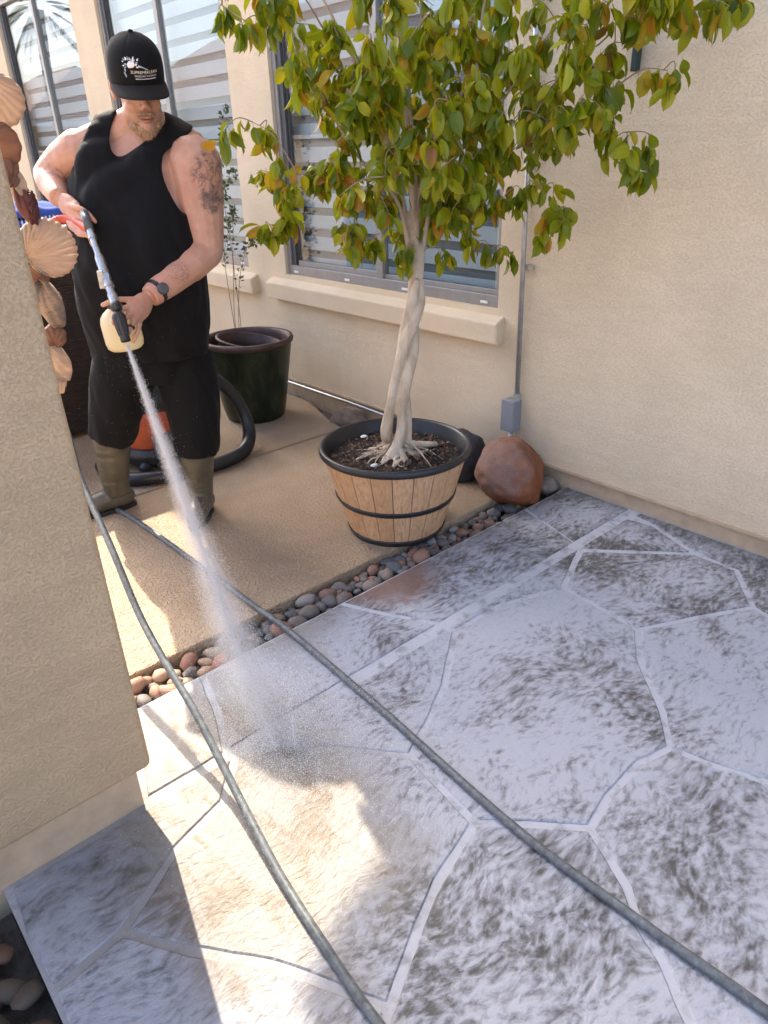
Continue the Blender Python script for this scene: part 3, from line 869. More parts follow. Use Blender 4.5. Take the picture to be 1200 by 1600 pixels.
CLUSTERS = [(1.43, 2.32, 1.87), (1.44, 2.24, 1.81), (1.5, 2.22, 1.88), (1.54, 2.22, 1.81), (1.56, 2.18, 1.88), (1.49, 2.3, 1.55), (1.57, 2.37, 1.5), (1.53, 2.25, 1.41), (1.56, 2.41, 1.4), (1.6, 2.33, 1.35), (1.54, 2.19, 1.33), (1.56, 2.39, 1.21), (1.58, 2.36, 1.19), (1.62, 2.32, 1.25), (1.36, 2.32, 1.5), (1.69, 2.24, 1.39), (1.72, 2.25, 1.36), (1.65, 2.07, 1.41), (1.78, 2.17, 1.37), (1.68, 2.03, 1.33), (1.73, 2.04, 1.31), (1.67, 2.05, 1.21), (1.67, 2.02, 1.16), (1.76, 2.05, 1.17), (1.5, 2.03, 1.65), (1.85, 2.46, 1.65), (1.51, 2.06, 1.7), (1.68, 2.15, 1.75), (1.62, 2.01, 1.8), (1.83, 2.41, 1.86), (1.61, 1.98, 1.66), (1.55, 1.85, 1.59), (1.98, 2.32, 1.74), (1.91, 2.13, 1.83), (1.81, 1.99, 1.69), (1.69, 1.83, 1.57), (1.92, 2.19, 1.53), (1.88, 2.29, 1.51), (1.8, 2.3, 1.58), (1.73, 2.01, 1.87), (1.75, 1.86, 1.85), (1.97, 2.0, 1.8), (2.0, 2.0, 1.7), (2.01, 1.96, 1.87), (2.07, 1.95, 1.77), (2.07, 1.89, 1.65), (2.28, 2.02, 1.88), (2.08, 1.79, 1.74), (1.74, 1.64, 1.58), (1.96, 1.99, 1.56), (1.77, 1.84, 1.46), (2.16, 2.06, 1.48), (1.94, 1.74, 1.51), (1.96, 1.65, 1.58), (2.03, 1.67, 1.79), (2.14, 1.73, 1.68), (2.2, 1.71, 1.85), (2.14, 1.6, 1.74), (2.02, 1.46, 1.62), (2.39, 1.86, 1.56), (2.35, 1.94, 1.48), (1.93, 1.7, 1.42), (1.76, 1.68, 1.39), (1.92, 1.93, 1.34), (2.03, 1.9, 1.3), (1.94, 1.71, 1.33), (2.06, 2.12, 1.38), (1.98, 2.12, 1.43), (1.99, 2.18, 1.36), (2.06, 1.73, 1.36), (2.26, 1.81, 1.44), (2.4, 1.77, 1.47), (2.16, 1.53, 1.56), (2.07, 1.44, 1.68), (2.07, 1.4, 1.76), (2.07, 1.34, 1.8), (2.07, 1.47, 1.8), (2.08, 1.37, 1.65), (2.19, 1.37, 1.59), (2.14, 1.37, 1.53), (2.2, 1.37, 1.72), (2.16, 1.3, 1.77), (2.05, 1.4, 1.5), (2.05, 1.5, 1.52), (1.72, 1.81, 1.75), (1.77, 2.03, 1.63), (1.99, 1.9, 1.71), (1.93, 1.72, 1.73), (1.96, 1.55, 1.71), (2.27, 1.72, 1.63), (1.97, 1.67, 1.83), (1.76, 1.64, 1.84), (1.66, 2.2, 1.68), (1.73, 2.32, 1.64), (1.7, 2.34, 1.74), (1.63, 2.04, 1.75), (1.63, 2.06, 1.65), (1.6, 1.87, 1.56), (1.64, 1.92, 1.67), (1.96, 2.1, 1.72), (1.98, 2.12, 1.57), (1.9, 2.14, 1.53), (1.83, 2.26, 1.52), (1.6, 2.07, 1.59), (1.79, 1.78, 1.68), (1.87, 1.68, 1.65), (2.21, 1.86, 1.74), (1.86, 1.71, 1.56), (2.01, 2.0, 1.56), (1.9, 2.02, 1.45), (1.86, 1.81, 1.49), (2.23, 1.98, 1.52), (2.28, 1.93, 1.58), (2.0, 1.61, 1.67), (2.34, 1.71, 1.63), (2.25, 1.75, 1.54), (2.08, 1.73, 1.49), (1.98, 1.74, 1.4), (2.16, 2.1, 1.36), (2.02, 1.97, 1.32), (2.04, 1.88, 1.33), (2.07, 1.81, 1.3), (1.99, 2.1, 1.4), (1.82, 1.97, 1.43), (1.66, 1.83, 1.38), (2.17, 1.79, 1.38), (2.11, 1.73, 1.46), (2.39, 1.8, 1.5), (2.0, 1.38, 1.53), (1.93, 1.37, 1.67), (2.15, 1.43, 1.66), (2.14, 1.35, 1.58), (2.05, 1.31, 1.54), (1.99, 1.39, 1.51), (2.15, 1.61, 1.52), (1.69, 1.91, 1.62), (2.05, 2.0, 1.73), (1.93, 1.73, 1.73), (1.97, 1.54, 1.72), (2.15, 1.6, 1.61), (1.57, 2.23, 1.33), (1.61, 2.31, 1.24), (1.64, 2.18, 1.38), (1.67, 2.19, 1.38), (1.67, 2.1, 1.4), (1.68, 2.1, 1.38), (1.72, 2.09, 1.31), (1.82, 2.1, 1.31), (1.72, 2.07, 1.19), (1.71, 2.09, 1.16), (1.79, 2.13, 1.15), (2.19, 1.54, 1.45), (2.17, 1.41, 1.5), (2.2, 1.37, 1.46), (2.12, 1.26, 1.43), (2.19, 1.25, 1.39), (2.23, 1.24, 1.36), (2.3, 1.27, 1.41), (2.31, 1.73, 1.37), (2.19, 1.6, 1.33), (2.13, 1.64, 1.29), (2.25, 1.61, 1.23), (2.24, 1.55, 1.21), (2.26, 1.66, 1.16), (2.11, 1.84, 1.14), (2.13, 1.78, 1.12), (1.92, 1.79, 1.11), (2.12, 1.91, 1.16), (1.97, 1.88, 1.26), (2.22, 1.74, 1.09), (1.82, 1.92, 1.1), (1.92, 1.98, 1.11), (2.25, 1.24, 1.64), (2.19, 1.18, 1.6), (2.17, 1.17, 1.8), (2.31, 1.23, 1.77), (2.41, 1.19, 1.79), (2.29, 1.1, 1.78), (2.45, 1.13, 1.81), (2.14, 1.23, 1.77), (2.11, 1.25, 1.81), (1.8, 2.0, 1.27), (1.92, 2.06, 1.19), (1.92, 1.96, 1.22), (2.01, 1.95, 1.2), (1.99, 1.85, 1.23), (2.03, 1.8, 1.25), (1.89, 2.06, 1.3), (1.85, 2.08, 1.29), (1.88, 1.87, 1.29), (2.12, 1.92, 1.26), (2.03, 1.72, 1.27), (2.05, 1.67, 1.3), (1.52, 1.89, 1.33), (1.73, 1.89, 1.26), (1.94, 1.64, 1.58), (1.76, 1.79, 1.51), (1.83, 1.72, 1.47), (1.73, 1.69, 1.46), (1.94, 1.6, 1.51), (1.79, 1.85, 1.4), (1.63, 1.83, 1.63), (1.99, 1.61, 1.51), (1.79, 1.76, 1.78), (1.72, 1.79, 1.48), (1.66, 2.07, 1.47), (1.79, 1.7, 1.75), (1.81, 1.72, 1.54), (1.86, 1.73, 1.6), (1.87, 1.71, 1.39), (1.61, 1.97, 1.76), (1.92, 1.77, 1.25), (1.68, 1.88, 1.55), (1.91, 1.84, 1.63), (1.73, 1.84, 1.63), (1.71, 1.82, 1.47), (1.72, 1.88, 1.6), (1.89, 1.68, 1.77), (1.74, 1.69, 1.39), (1.65, 1.79, 1.67), (1.98, 1.74, 1.67), (1.61, 1.86, 1.56), (1.85, 1.7, 1.73), (1.79, 1.94, 1.62), (1.95, 1.69, 1.56), (1.98, 1.7, 1.7), (1.79, 1.93, 1.44), (1.94, 1.64, 1.55), (1.61, 1.82, 1.72), (1.83, 1.81, 1.69), (1.85, 1.61, 1.33), (1.63, 1.88, 1.64), (1.99, 1.73, 1.44), (1.85, 1.62, 1.6), (1.62, 1.91, 1.64), (1.53, 1.86, 1.95), (1.78, 1.85, 1.97), (2.04, 1.58, 2.1), (1.52, 2.47, 1.97), (1.61, 1.91, 2.06), (2.24, 1.1, 1.93), (2.1, 1.26, 1.94), (2.22, 1.69, 2.12), (2.46, 1.86, 1.96), (2.34, 2.03, 2.01), (2.04, 1.5, 2.08), (2.08, 1.36, 1.92), (1.71, 1.93, 2.13), (2.21, 1.27, 1.95), (2.09, 1.42, 1.85), (1.99, 1.36, 1.83), (1.97, 2.0, 1.95), (2.16, 2.05, 1.93), (2.15, 1.23, 2.03), (1.68, 2.3, 2.15), (2.29, 1.17, 1.95), (2.14, 1.65, 2.06), (2.21, 1.96, 2.1), (2.13, 2.27, 2.08), (2.33, 1.87, 1.93), (2.08, 1.48, 1.85), (2.26, 1.3, 1.82), (2.05, 1.5, 2.06), (2.27, 1.3, 1.83), (2.32, 1.27, 1.94), (2.03, 1.41, 2.02), (2.26, 1.35, 1.95), (1.82, 2.09, 2.17), (2.15, 1.23, 1.8), (1.74, 2.57, 2.01), (1.99, 1.98, 2.15), (1.85, 2.11, 1.97), (2.08, 1.21, 2.03), (2.35, 1.84, 2.21), (2.04, 1.41, 1.99), (2.2, 1.22, 1.81), (2.15, 1.9, 1.89), (2.01, 2.25, 2.23), (2.43, 1.94, 2.24), (1.58, 2.02, 2.03), (2.31, 1.82, 2.16)]
rt = random.Random(42)
forks = [Vector(p) for p in ((1.895, 1.94, 1.02), (1.905, 1.945, 1.03), (1.90, 1.93, 1.03), (1.89, 1.95, 1.01), (1.91, 1.935, 1.0))]
# main stems fan out of the fork
stems = []
STEM_TOPS = [(1.70, 2.20, 1.95), (1.78, 1.93, 2.05), (1.95, 2.08, 2.10), (2.12, 1.82, 2.0), (2.02, 1.66, 1.75), (1.62, 2.08, 1.62), (2.22, 1.62, 1.80)]
for i, tp in enumerate(STEM_TOPS):
    f = forks[i % len(forks)]; tp = Vector(tp)
    mid1 = f.lerp(tp, .28) + Vector((0, 0, .09)); mid1.x = f.x + (tp.x - f.x) * .18; mid1.y = f.y + (tp.y - f.y) * .18
    mid2 = f.lerp(tp, .62) + Vector((rt.uniform(-.04, .04), rt.uniform(-.04, .04), .06))
    path = catmull([f - Vector((0, 0, .06)), mid1, mid2, tp], 9)
    stems.append(path)
    r0 = .0135 if i < 4 else .0085
    rads = lerp_list([r0, r0 * .8, r0 * .5, .0025], len(path))
    mb.tube(path[:9], [r_ + .0012 for r_ in rads[:9]], 10)
    o = MB().tube(path[7:], rads[7:], 9).build('branch', M['bark'], smooth=True); tpart(o)
nodes = [p for path in stems for p in path[5:]]
trunk = remesh(mb, 'trunk', .0045, 3, .5, M['bark'])
tpart(trunk)
# twigs run from the stems to each bunch; bunch leaves hang from the twig end
leaf_spots = []
order = sorted(CLUSTERS, key=lambda c: min((Vector(c) - n).length for n in nodes))
allnodes = list(nodes)
mbt = MB()
for c in order:
    c = Vector(c)
    inward = [n for n in allnodes if n.z < c.z + .16]
    best = min(inward or allnodes, key=lambda n: (n - c).length + .25 * max(0, n.z - c.z))
    sag = Vector((rt.uniform(-.03, .03), rt.uniform(-.03, .03), rt.uniform(.015, .06)))
    if (best - c).length > .02:
        path = catmull([best, best.lerp(c, .5) + sag, c], 5)
        L = (best - c).length
        mbt.tube(path, lerp_list([.0032 if L > .15 else .002, .0011], len(path)), 5)
        allnodes += path[5:]
        along = path
    else:
        along = [best, c]
    nl = rt.randint(10, 15)
    for k in range(nl):
        t = 1 - .55 * (k / nl) ** 1.3
        i = min(len(along) - 1, max(0, int(t * (len(along) - 1))))
        leaf_spots.append((along[i] + Vector((rt.uniform(-.018, .018), rt.uniform(-.018, .018), rt.uniform(-.012, .012))), rt.choice((rt.uniform(.5, .8), rt.uniform(.75, 1.0), rt.uniform(.85, 1.12)))))
o = mbt.build('twigs', M['twig'], smooth=True); tpart(o); o['kind'] = 'stuff'

def _leaf_mat():
    t = NT('ficus_leaf')
    at = t.node('ShaderNodeAttribute', attribute_name='leafv', attribute_type='GEOMETRY')
    tt, ss, rn = t.xyz(at.outputs['Vector'])
    c = t.ramp(rn, [(0, (.055, .105, .003)), (.3, (.150, .215, .004)), (.55, (.30, .335, .006)), (.74, (.48, .43, .010)), (.86, (.50, .31, .016)), (.93, (.54, .20, .018)), (1, (.24, .095, .022))])
    mot = t.noise(t.pos(), 55, 3, .6)
    tipm = t.math('MULTIPLY', t.sstep(t.math('ADD', t.math('MULTIPLY', tt, .75), t.math('MULTIPLY', mot, .6)), .72, 1.05), t.sstep(rn, .15, .6))
    c = t.mix(t.math('MULTIPLY', tipm, .75), c, (.34, .29, .035))
    rib = t.sstep(ss, .10, .02)
    c = t.mix(t.math('MULTIPLY', rib, .4), c, (.22, .25, .07))
    c = t.mix(t.math('MULTIPLY', mot, .22), c, (.02, .045, .008))
    b = t.b; t.put(b.inputs['Base Color'], c); b.inputs['Roughness'].default_value = .30
    b.inputs['Specular IOR Level'].default_value = .35
    tl = t.node('ShaderNodeBsdfTranslucent')
    c2 = t.mix(.5, c, (.50, .50, .01))
    t.put(tl.inputs[0], c2)
    mx = t.node('ShaderNodeMixShader'); mx.inputs[0].default_value = .42
    t.l.new(b.outputs[0], mx.inputs[1]); t.l.new(tl.outputs[0], mx.inputs[2]); t.l.new(mx.outputs[0], t.out.inputs[0])
    return t.m
M['leaf'] = _leaf_mat()
LPROF = [(0, .03), (.10, .48), (.26, .90), (.46, 1.0), (.66, .86), (.80, .54), (.90, .18), (1.0, .015)]
def leaf_geo(seed):
    """a drooping pointed leaf hanging along -Z from the origin, folded at the midrib"""
    r_ = random.Random(seed)
    fold = r_.uniform(.25, .6); curl = r_.uniform(.15, .75); asym = r_.uniform(-.12, .12); W = r_.uniform(.0175, .0235); L = r_.uniform(.062, .086)
    vs_, fs_, at = [], [], []
    stemL = .014
    x = 0; z = -stemL; ang = r_.uniform(.15, .6); prev = 0
    for t, w in LPROF:
        d = (t - prev) * L; prev = t
        ang2 = ang - curl * 1.4 * t
        x += math.sin(ang2) * d; z -= math.cos(ang2) * d
        nx, nz = math.cos(ang2), math.sin(ang2)       # leaf normal in the XZ plane
        for s in (-1, -.5, 0, .5, 1):
            yw = s * W * w * (1 + asym * s)
            up = abs(s) * W * w * fold + (.0015 * math.sin(t * 14 + s * 3) if abs(s) == 1 else 0)
            vs_.append((x + nx * up, yw * math.cos(fold * .5), z + nz * up))
            at.append((t, abs(s) * w))
    for i in range(len(LPROF) - 1):
        for k in range(4):
            a = i * 5 + k; fs_.append((a, a + 1, a + 6, a + 5))
    n = len(vs_)
    vs_ += [(-.0008, 0, 0), (.0008, 0, 0), (vs_[2][0], .0008, vs_[2][2]), (vs_[2][0], -.0008, vs_[2][2])]
    at += [(0, 0)] * 4
    fs_.append((n, n + 1, n + 2, n + 3))
    return vs_, fs_, at
GEO = [leaf_geo(900 + i) for i in range(14)]
def leaf_mesh(vs_, fs_, at, rn, name='leaf'):
    me = bpy.data.meshes.new(name); me.from_pydata(vs_, [], fs_)
    a = me.attributes.new('leafv', 'FLOAT_VECTOR', 'POINT')
    flat = []
    for (t, s), q in zip(at, rn): flat += [t, s, q]
    a.data.foreach_set('vector', flat)
    me.polygons.foreach_set('use_smooth', [True] * len(me.polygons))
    me.materials.append(M['leaf'])
    return me
def leaf_tone():
    q = rt.random()
    if q < .62: return rt.uniform(.05, .55)
    if q < .86: return rt.uniform(.5, .74)
    if q < .96: return rt.uniform(.78, .92)
    return rt.uniform(.93, 1)
VARI = []
for i in range(26):
    g_ = GEO[i % len(GEO)]; tone = [.1, .2, .3, .38, .45, .52, .25, .6, .68, .15, .72, .34, .84, .48, .56, .28, .42, .92, .64, .22, .36, .5, .8, .58, .4, .98][i]
    VARI.append(leaf_mesh(*g_, [tone] * len(g_[0])))
rt.shuffle(leaf_spots)
camp = Vector((0, 0, CAM_H))
ax = TL
# the nearest leaves in view are parts of their own, the rest one mass
leaf_spots.sort(key=lambda s: (s[0] - camp).length + (1.5 if s[0].z > 1.86 else 0))
def leaf_rot():
    az = rt.uniform(0, 6.283); tilt = abs(rt.gauss(0, .55))
    q = Quaternion((0, 0, 1), rt.uniform(0, 6.283)) 
    d = Vector((math.cos(az), math.sin(az), 0))
    return Quaternion(d.cross(Vector((0, 0, -1))).normalized(), tilt) @ q
rest_v, rest_f, rest_at, rest_rn = [], [], [], []
for i, (p, s) in enumerate(leaf_spots):
    q = leaf_rot()
    if i < 300:
        o = bpy.data.objects.new('leaf', rt.choice(VARI)); COL.objects.link(o); o.parent = tree
        o.location = p + TL; o.rotation_mode = 'QUATERNION'; o.rotation_quaternion = q; o.scale = (s, s, s)
    else:
        vs_, fs_, at = rt.choice(GEO); n = len(rest_v); tone = leaf_tone()
        rest_v += [tuple(q @ (Vector(v) * s) + p) for v in vs_]; rest_f += [tuple(k + n for k in f) for f in fs_]
        rest_at += at; rest_rn += [tone] * len(vs_)
me = leaf_mesh(rest_v, rest_f, rest_at, rest_rn, 'foliage')
o = link('foliage', me); tpart(o); o['kind'] = 'stuff'

# ------------------------------------------------------------ green glazed pot
def _glaze():
    t = NT('green_glaze'); p = t.pos(); o = t.obj()
    n = t.noise(t.mapping(o, (6, 6, 2.2)), 3, 5, .6, .5)
    c = t.ramp(n, [(.3, (.006, .009, .005)), (.5, (.012, .019, .008)), (.72, (.034, .042, .020))])
    return t.fin(c, .34, t.bump(t.noise(o, 30, 4, .6), .12, .004), spec=.4)
M['glaze'] = _glaze()
M['terra'] = plain('dark_terracotta', (.065, .030, .022), .55, var=.35, nscale=18, bump=.2)
pot = empty('glazed_pot', (2.20, 3.68, 0)); tag(pot, 'tall dark green glazed pot with brown rim standing by the wall', 'pot')
o = MB().lathe([(.0, .001), (.165, .001), (.178, .012), (.192, .06), (.225, .26), (.252, .42), (.258, .455)], 56).build('body', M['glaze'], pot, smooth=True)
o = MB().lathe([(.258, .4555), (.268, .462), (.272, .478), (.266, .492), (.252, .494), (.240, .484), (.236, .46), (.225, .36), (.20, .20), (0, .19)], 56).build('rim', M['terra'], pot, smooth=True)
q = Quaternion((1, 0, 0), .10) @ Quaternion((0, 1, 0), .16)
mb = MB(); mb.lathe([(.196, 0), (.205, .004), (.205, .016), (.196, .02), (.188, .012), (.175, -.12), (.17, -.12), (.186, -.01)], 48, closed=True)
mb.v = [tuple(q @ Vector(v) + Vector((.012, -.005, .452))) for v in mb.v]
mb.build('inner_pot', M['terra'], pot, smooth=True)

# sprigs growing up beside the pot
M['sprig'] = plain('small_green_leaves', (.085, .125, .04), .6, var=.4, nscale=60)
sp = empty('climbing_plant', (2.38, 4.08, 0)); tag(sp, 'thin straggly plant with tiny leaves climbing in front of the middle window', 'plant')
rs2 = random.Random(12)
mb = MB(); ml = MB()
for pts in ([(0, 0, .0), (-.02, .0, .5), (.03, .02, .9), (.0, .0, 1.3), (.04, -.02, 1.58), (.06, -.03, 1.70)], [(0, 0, .0), (.05, .05, .5), (.03, .02, .85), (.06, .02, 1.1), (.02, -.0, 1.28), (.07, -.05, 1.36)],
            [(0, 0, 0), (.03, .05, .4), (.05, .0, .75), (.10, -.06, .95), (.12, -.12, .97)], [(0, 0, 0), (0, .06, .6), (-.02, .03, .9), (.03, .02, 1.05), (.06, -.02, 1.16)]):
    path = catmull(pts, 8); mb.tube(path, lerp_list([.0025, .002, .0012], len(path)), 6)
    for i, p in enumerate(path):
        f = i / len(path)
        if f < .42: continue
        for k in range(5 if f > .7 else 3):
            d = Vector((rs2.gauss(0, 1), rs2.gauss(0, 1), rs2.gauss(.2, 1))).normalized(); s = rs2.uniform(.018, .036)
            w = d.cross(Vector((rs2.gauss(0, 1), rs2.gauss(0, 1), rs2.gauss(0, 1)))).normalized() * s * .35
            p0 = p + d * .012
            ml.add([p0, p0 + d * s * .5 + w, p0 + d * s, p0 + d * s * .5 - w], [(0, 1, 2, 3)])
mb.build('stem', M['twig'], sp, smooth=True)
o = ml.build('leaves', M['sprig'], sp); o['kind'] = 'stuff'

# ------------------------------------------------------------ wicker cabinet and towel
def _wicker():
    t = NT('dark_wicker'); p = t.pos()
    x, y, z = t.xyz()
    u = t.math('ADD', x, y)
    bw = t.node('ShaderNodeTexBrick'); cm = t.node('ShaderNodeCombineXYZ'); t.l.new(u, cm.inputs[0]); t.l.new(z, cm.inputs[1])
    t.l.new(cm.outputs[0], bw.inputs['Vector']); bw.inputs['Scale'].default_value = 12
    bw.inputs['Mortar Size'].default_value = .035; bw.inputs['Brick Width'].default_value = .45; bw.inputs['Row Height'].default_value = .17; bw.inputs['Mortar Smooth'].default_value = 1
    bw.inputs['Color1'].default_value = (.042, .026, .018, 1); bw.inputs['Color2'].default_value = (.022, .014, .011, 1); bw.inputs['Mortar'].default_value = (.004, .003, .003, 1)
    h = t.math('SUBTRACT', 1, bw.outputs['Fac'])
    return t.fin(bw.outputs['Color'], .5, t.bump(h, .9, .01))
M['wicker'] = _wicker()
wk = empty('wicker_cabinet', (1.1, 4.35, 0)); tag(wk, 'dark brown wicker cabinet with painted sky sheen on top behind the person', 'cabinet')
def wpart(mb, name, mat, **kw):
    o = mb.build(name, mat, wk, **kw); o.location = (-1.1, -4.35, 0); return o
wpart(MB().box(.42, 1.68, 4.09, 4.62, .03, 1.105), 'body', M['wicker'], bevel=.008)
wpart(MB().box(.40, 1.70, 4.07, 4.64, 1.1055, 1.135), 'top_frame', M['black'], bevel=.005)
wpart(MB().box(.41, 1.69, 4.08, 4.63, 1.1355, 1.15), 'top_sheen', M['white'], bevel=.004)  # white panel stands in for sky reflected on the cabinet top
for x in (.46, 1.64): 
    for y in (4.13, 4.58): wpart(MB().tube([(x, y, 0), (x, y, .031)], .02, 8), 'foot', M['black'])
def _towel():
    t = NT('blue_striped_towel'); p = t.pos()
    w = t.wave(t.mapping(p, (1, 1, 1), rot=(0, 0, .3)), 16, .3, 0, 1, 'X')
    c = t.mix(t.sstep(w, .62, .72), (.035, .075, .30), (.62, .63, .66))
    return t.fin(c, .95, t.bump(t.noise(p, 300, 2, .5), .5, .004))
M['towel'] = _towel(); M['towel_blue'] = plain('blue_towel', (.04, .085, .34), .95, var=.2, nscale=40, bump=.5, bd=.004)
tw = empty('folded_towels', (1.35, 4.3, 1.15)); tag(tw, 'blue and white striped towels heaped on the wicker cabinet', 'towel')
def towel(z0, w, d, h, seed, mat, nm):
    mb = MB(); n = 22
    for s, zz in ((0, 0), (1, h)):
        for i in range(n + 1):
            for j in range(n + 1):
                u, v = i / n * 2 - 1, j / n * 2 - 1
                e = max(abs(u), abs(v)) ** 6
                k = noise.noise(Vector((u * 2.2 + seed, v * 2.2, seed)))
                mb.v.append((u * w, v * d, z0 + (zz * (1 - .75 * e) if s else 0) + (.035 * k * (1 - e) if s else 0)))
    N = (n + 1) ** 2
    for i in range(n):
        for j in range(n):
            a = N + i * (n + 1) + j; mb.f.append((a, a + n + 1, a + n + 2, a + 1))
    for i in range(n):
        for (a, b) in ((i * (n + 1), (i + 1) * (n + 1)), (i * (n + 1) + n, (i + 1) * (n + 1) + n), (i, i + 1), (n * (n + 1) + i, n * (n + 1) + i + 1)):
            mb.f.append((a, b, b + N, a + N))
    mb.build(nm, mat, tw, smooth=True)
towel(.001, .24, .17, .05, 3.0, M['towel'], 'lower_towel'); towel(.045, .19, .14, .055, 9.0, M['towel_blue'], 'upper_towel')

# ------------------------------------------------------------ wet vacuum behind the legs
M['orange'] = plain('orange_plastic', (.50, .10, .035), .45, var=.12)
M['greyplastic'] = plain('dark_grey_plastic', (.075, .08, .09), .45, var=.1)
vac = empty('shop_vacuum', (1.44, 3.47, 0)); tag(vac, 'orange and black wet vacuum standing behind the person\'s legs', 'vacuum')
MB().lathe([(0, .03), (.19, .03), (.20, .045), (.20, .10), (.185, .115), (0, .115)], 40).build('base', M['black'], vac, smooth=True).data
o = MB().lathe([(.165, .115), (.172, .13), (.178, .22), (.182, .30), (.185, .31), (0, .312)], 40).build('drum', M['orange'], vac); sharp(o.data, 50)
o = MB().lathe([(.19, .3125), (.196, .33), (.19, .40), (.15, .45), (0, .465)], 40).build('lid', M['black'], vac); sharp(o.data, 50)
MB().box(-.09, .03, -.205, -.165, .07, .20).build('latch_panel', M['greyplastic'], vac, bevel=.01)
for k in range(4):
    a = PI / 4 + k * PI / 2
    MB().ell((math.cos(a) * .2, math.sin(a) * .2, .03), (.035, .035, .03), nu=12, nv=8).build('caster', M['black'], vac, smooth=True)
MB().tube(catmull([(-.12, 0, .45), (-.08, 0, .50), (.08, 0, .50), (.12, 0, .45)], 6), .014, 8).build('handle', M['black'], vac, smooth=True)
vh = [(1.52, 3.36, .40), (1.62, 3.33, .435), (1.74, 3.32, .41), (1.84, 3.30, .30), (1.885, 3.27, .17), (1.865, 3.22, .075), (1.78, 3.14, .04), (1.66, 3.09, .037), (1.52, 3.085, .037), (1.36, 3.12, .037), (1.2, 3.2, .037), (1.12, 3.32, .037), (1.14, 3.5, .037)]
path = catmull(vh, 22)
rad = [.034 + .0022 * (1 if (i % 2) else -1) for i in range(len(path))]
o = MB().tube(path, rad, 14).build('vacuum_hose', M['black'], smooth=True); tag(o, 'thick black corrugated vacuum hose looping over the slab beside the green pot', 'hose')

# ------------------------------------------------------------ water hoses
def _hose():
    t = NT('grey_rubber_hose'); p = t.pos()
    n = t.noise(p, 60, 4, .65)
    c = t.ramp(n, [(.3, (.055, .062, .066)), (.6, (.13, .145, .15)), (.8, (.24, .255, .26))])
    return t.fin(c, .5, t.bump(n, .25, .003))
M['hose'] = _hose()
h1 = [(.44, -.9, .012), (.44, -.2, .012), (.448, .3, .012), (.452, .573, .0125), (.467, .745, .0125), (.489, .936, .016), (.519, 1.125, .040), (.538, 1.248, .068), (.561, 1.437, .132), (.573, 1.611, .188), (.591, 1.786, .252), (.625, 2.006, .378), (.662, 2.265, .510), (.69, 2.377, .605), (.715, 2.481, .688), (.775, 2.70, .88), (.822, 2.82, 1.04), (.855, 2.82, 1.14), (.876, 2.775, 1.20), (.884, 2.735, 1.222)]
o = MB().tube(catmull(h1, 7), .0105, 12).build('pressure_hose', M['hose'], smooth=True); tag(o, 'grey pressure hose rising from the foreground past the post to the spray gun', 'hose')
h2 = [(1.05, -.8, .012), (.995, -.25, .0125), (.994, .093, .0125), (.979, .344, .0125), (.971, .674, .0125), (1.007, 1.169, .0125), (1.028, 1.55, .0125), (1.033, 1.683, .014), (1.032, 1.78, .016), (1.03, 1.9, .0125), (1.028, 2.289, .0125), (1.02, 2.7, .0125), (1.0, 2.99, .0125), (.93, 3.35, .0125), (.80, 3.7, .0125), (.6, 3.9, .0125)]
o = MB().tube(catmull(h2, 8), .0108, 12).build('water_hose', M['hose'], smooth=True); tag(o, 'grey water hose lying across the patio from the boots to the lower right', 'hose')

# ------------------------------------------------------------ hanging shells
def _shell(name, ca, cb, tr=.45, sc=1.0):
    t = NT(name); o = t.obj()
    n = t.noise(t.mapping(o, (1, 1, 2.5)), 26 * sc, 4, .6, .5)
    c = t.mix(n, ca, cb)
    b = t.b; t.put(b.inputs['Base Color'], c); b.inputs['Roughness'].default_value = .55; t.l.new(t.bump(n, .5, .004), b.inputs['Normal'])
    tl = t.node('ShaderNodeBsdfTranslucent'); t.put(tl.inputs[0], t.mix(.22, c, (.9, .42, .12)))
    mx = t.node('ShaderNodeMixShader'); mx.inputs[0].default_value = tr
    t.l.new(b.outputs[0], mx.inputs[1]); t.l.new(tl.outputs[0], mx.inputs[2]); t.l.new(mx.outputs[0], t.out.inputs[0])
    return t.m
M['shell_tan'] = _shell('tan_shell', (.36, .27, .20), (.60, .52, .44), .38)
M['shell_brown'] = _shell('brown_shell', (.10, .04, .028), (.36, .20, .13), .3)
M['shell_purple'] = _shell('purple_shell', (.07, .015, .02), (.16, .05, .05), .2)
M['shell_pattern'] = _shell('patterned_shell', (.10, .05, .035), (.60, .48, .38), .3, 3)
ch = empty('shell_wind_chime', (.52, 1.70, 1.0)); tag(ch, 'string of glowing sea shells hanging behind the stucco post', 'wind chime')
def scallop(c, r, face, roll, mat, ribs=15, depth=.28, ecc=1.0, label=None):
    """ribbed fan shell of radius r; face = outward direction"""
    mb = MB(); nu, nv = 60, 10
    f = Vector(face).normalized(); up = Vector((0, 0, 1)); sx = up.cross(f).normalized(); up = f.cross(sx)
    qr = Quaternion(f, roll); sx = qr @ sx; up = qr @ up
    for i in range(nv + 1):
        q = i / nv
        for k in range(nu + 1):
            th = (k / nu - .5) * 2.9
            rib = math.cos(k / nu * ribs * 2 * PI)
            rr = 2 * r * max(.02, math.cos(th)) ** .72 * q * (1 + .018 * rib * q)
            x = math.sin(th) * rr * ecc; y = r - math.cos(th) * rr
            dpt = depth * r * (1 - (2 * q - 1.0) ** 2) + .05 * r * rib * q
            mb.v.append(tuple(Vector(c) + sx * x + up * y + f * dpt))
    for i in range(nv):
        for k in range(nu):
            a = i * (nu + 1) + k; mb.f.append((a, a + 1, a + nu + 2, a + nu + 1))
    o = mb.build('shell', mat, ch, smooth=True); o.location = (-.52, -1.70, -1.0)
    md = o.modifiers.new('t', 'SOLIDIFY'); md.thickness = .0018
    if label: o['label'] = label
    return o
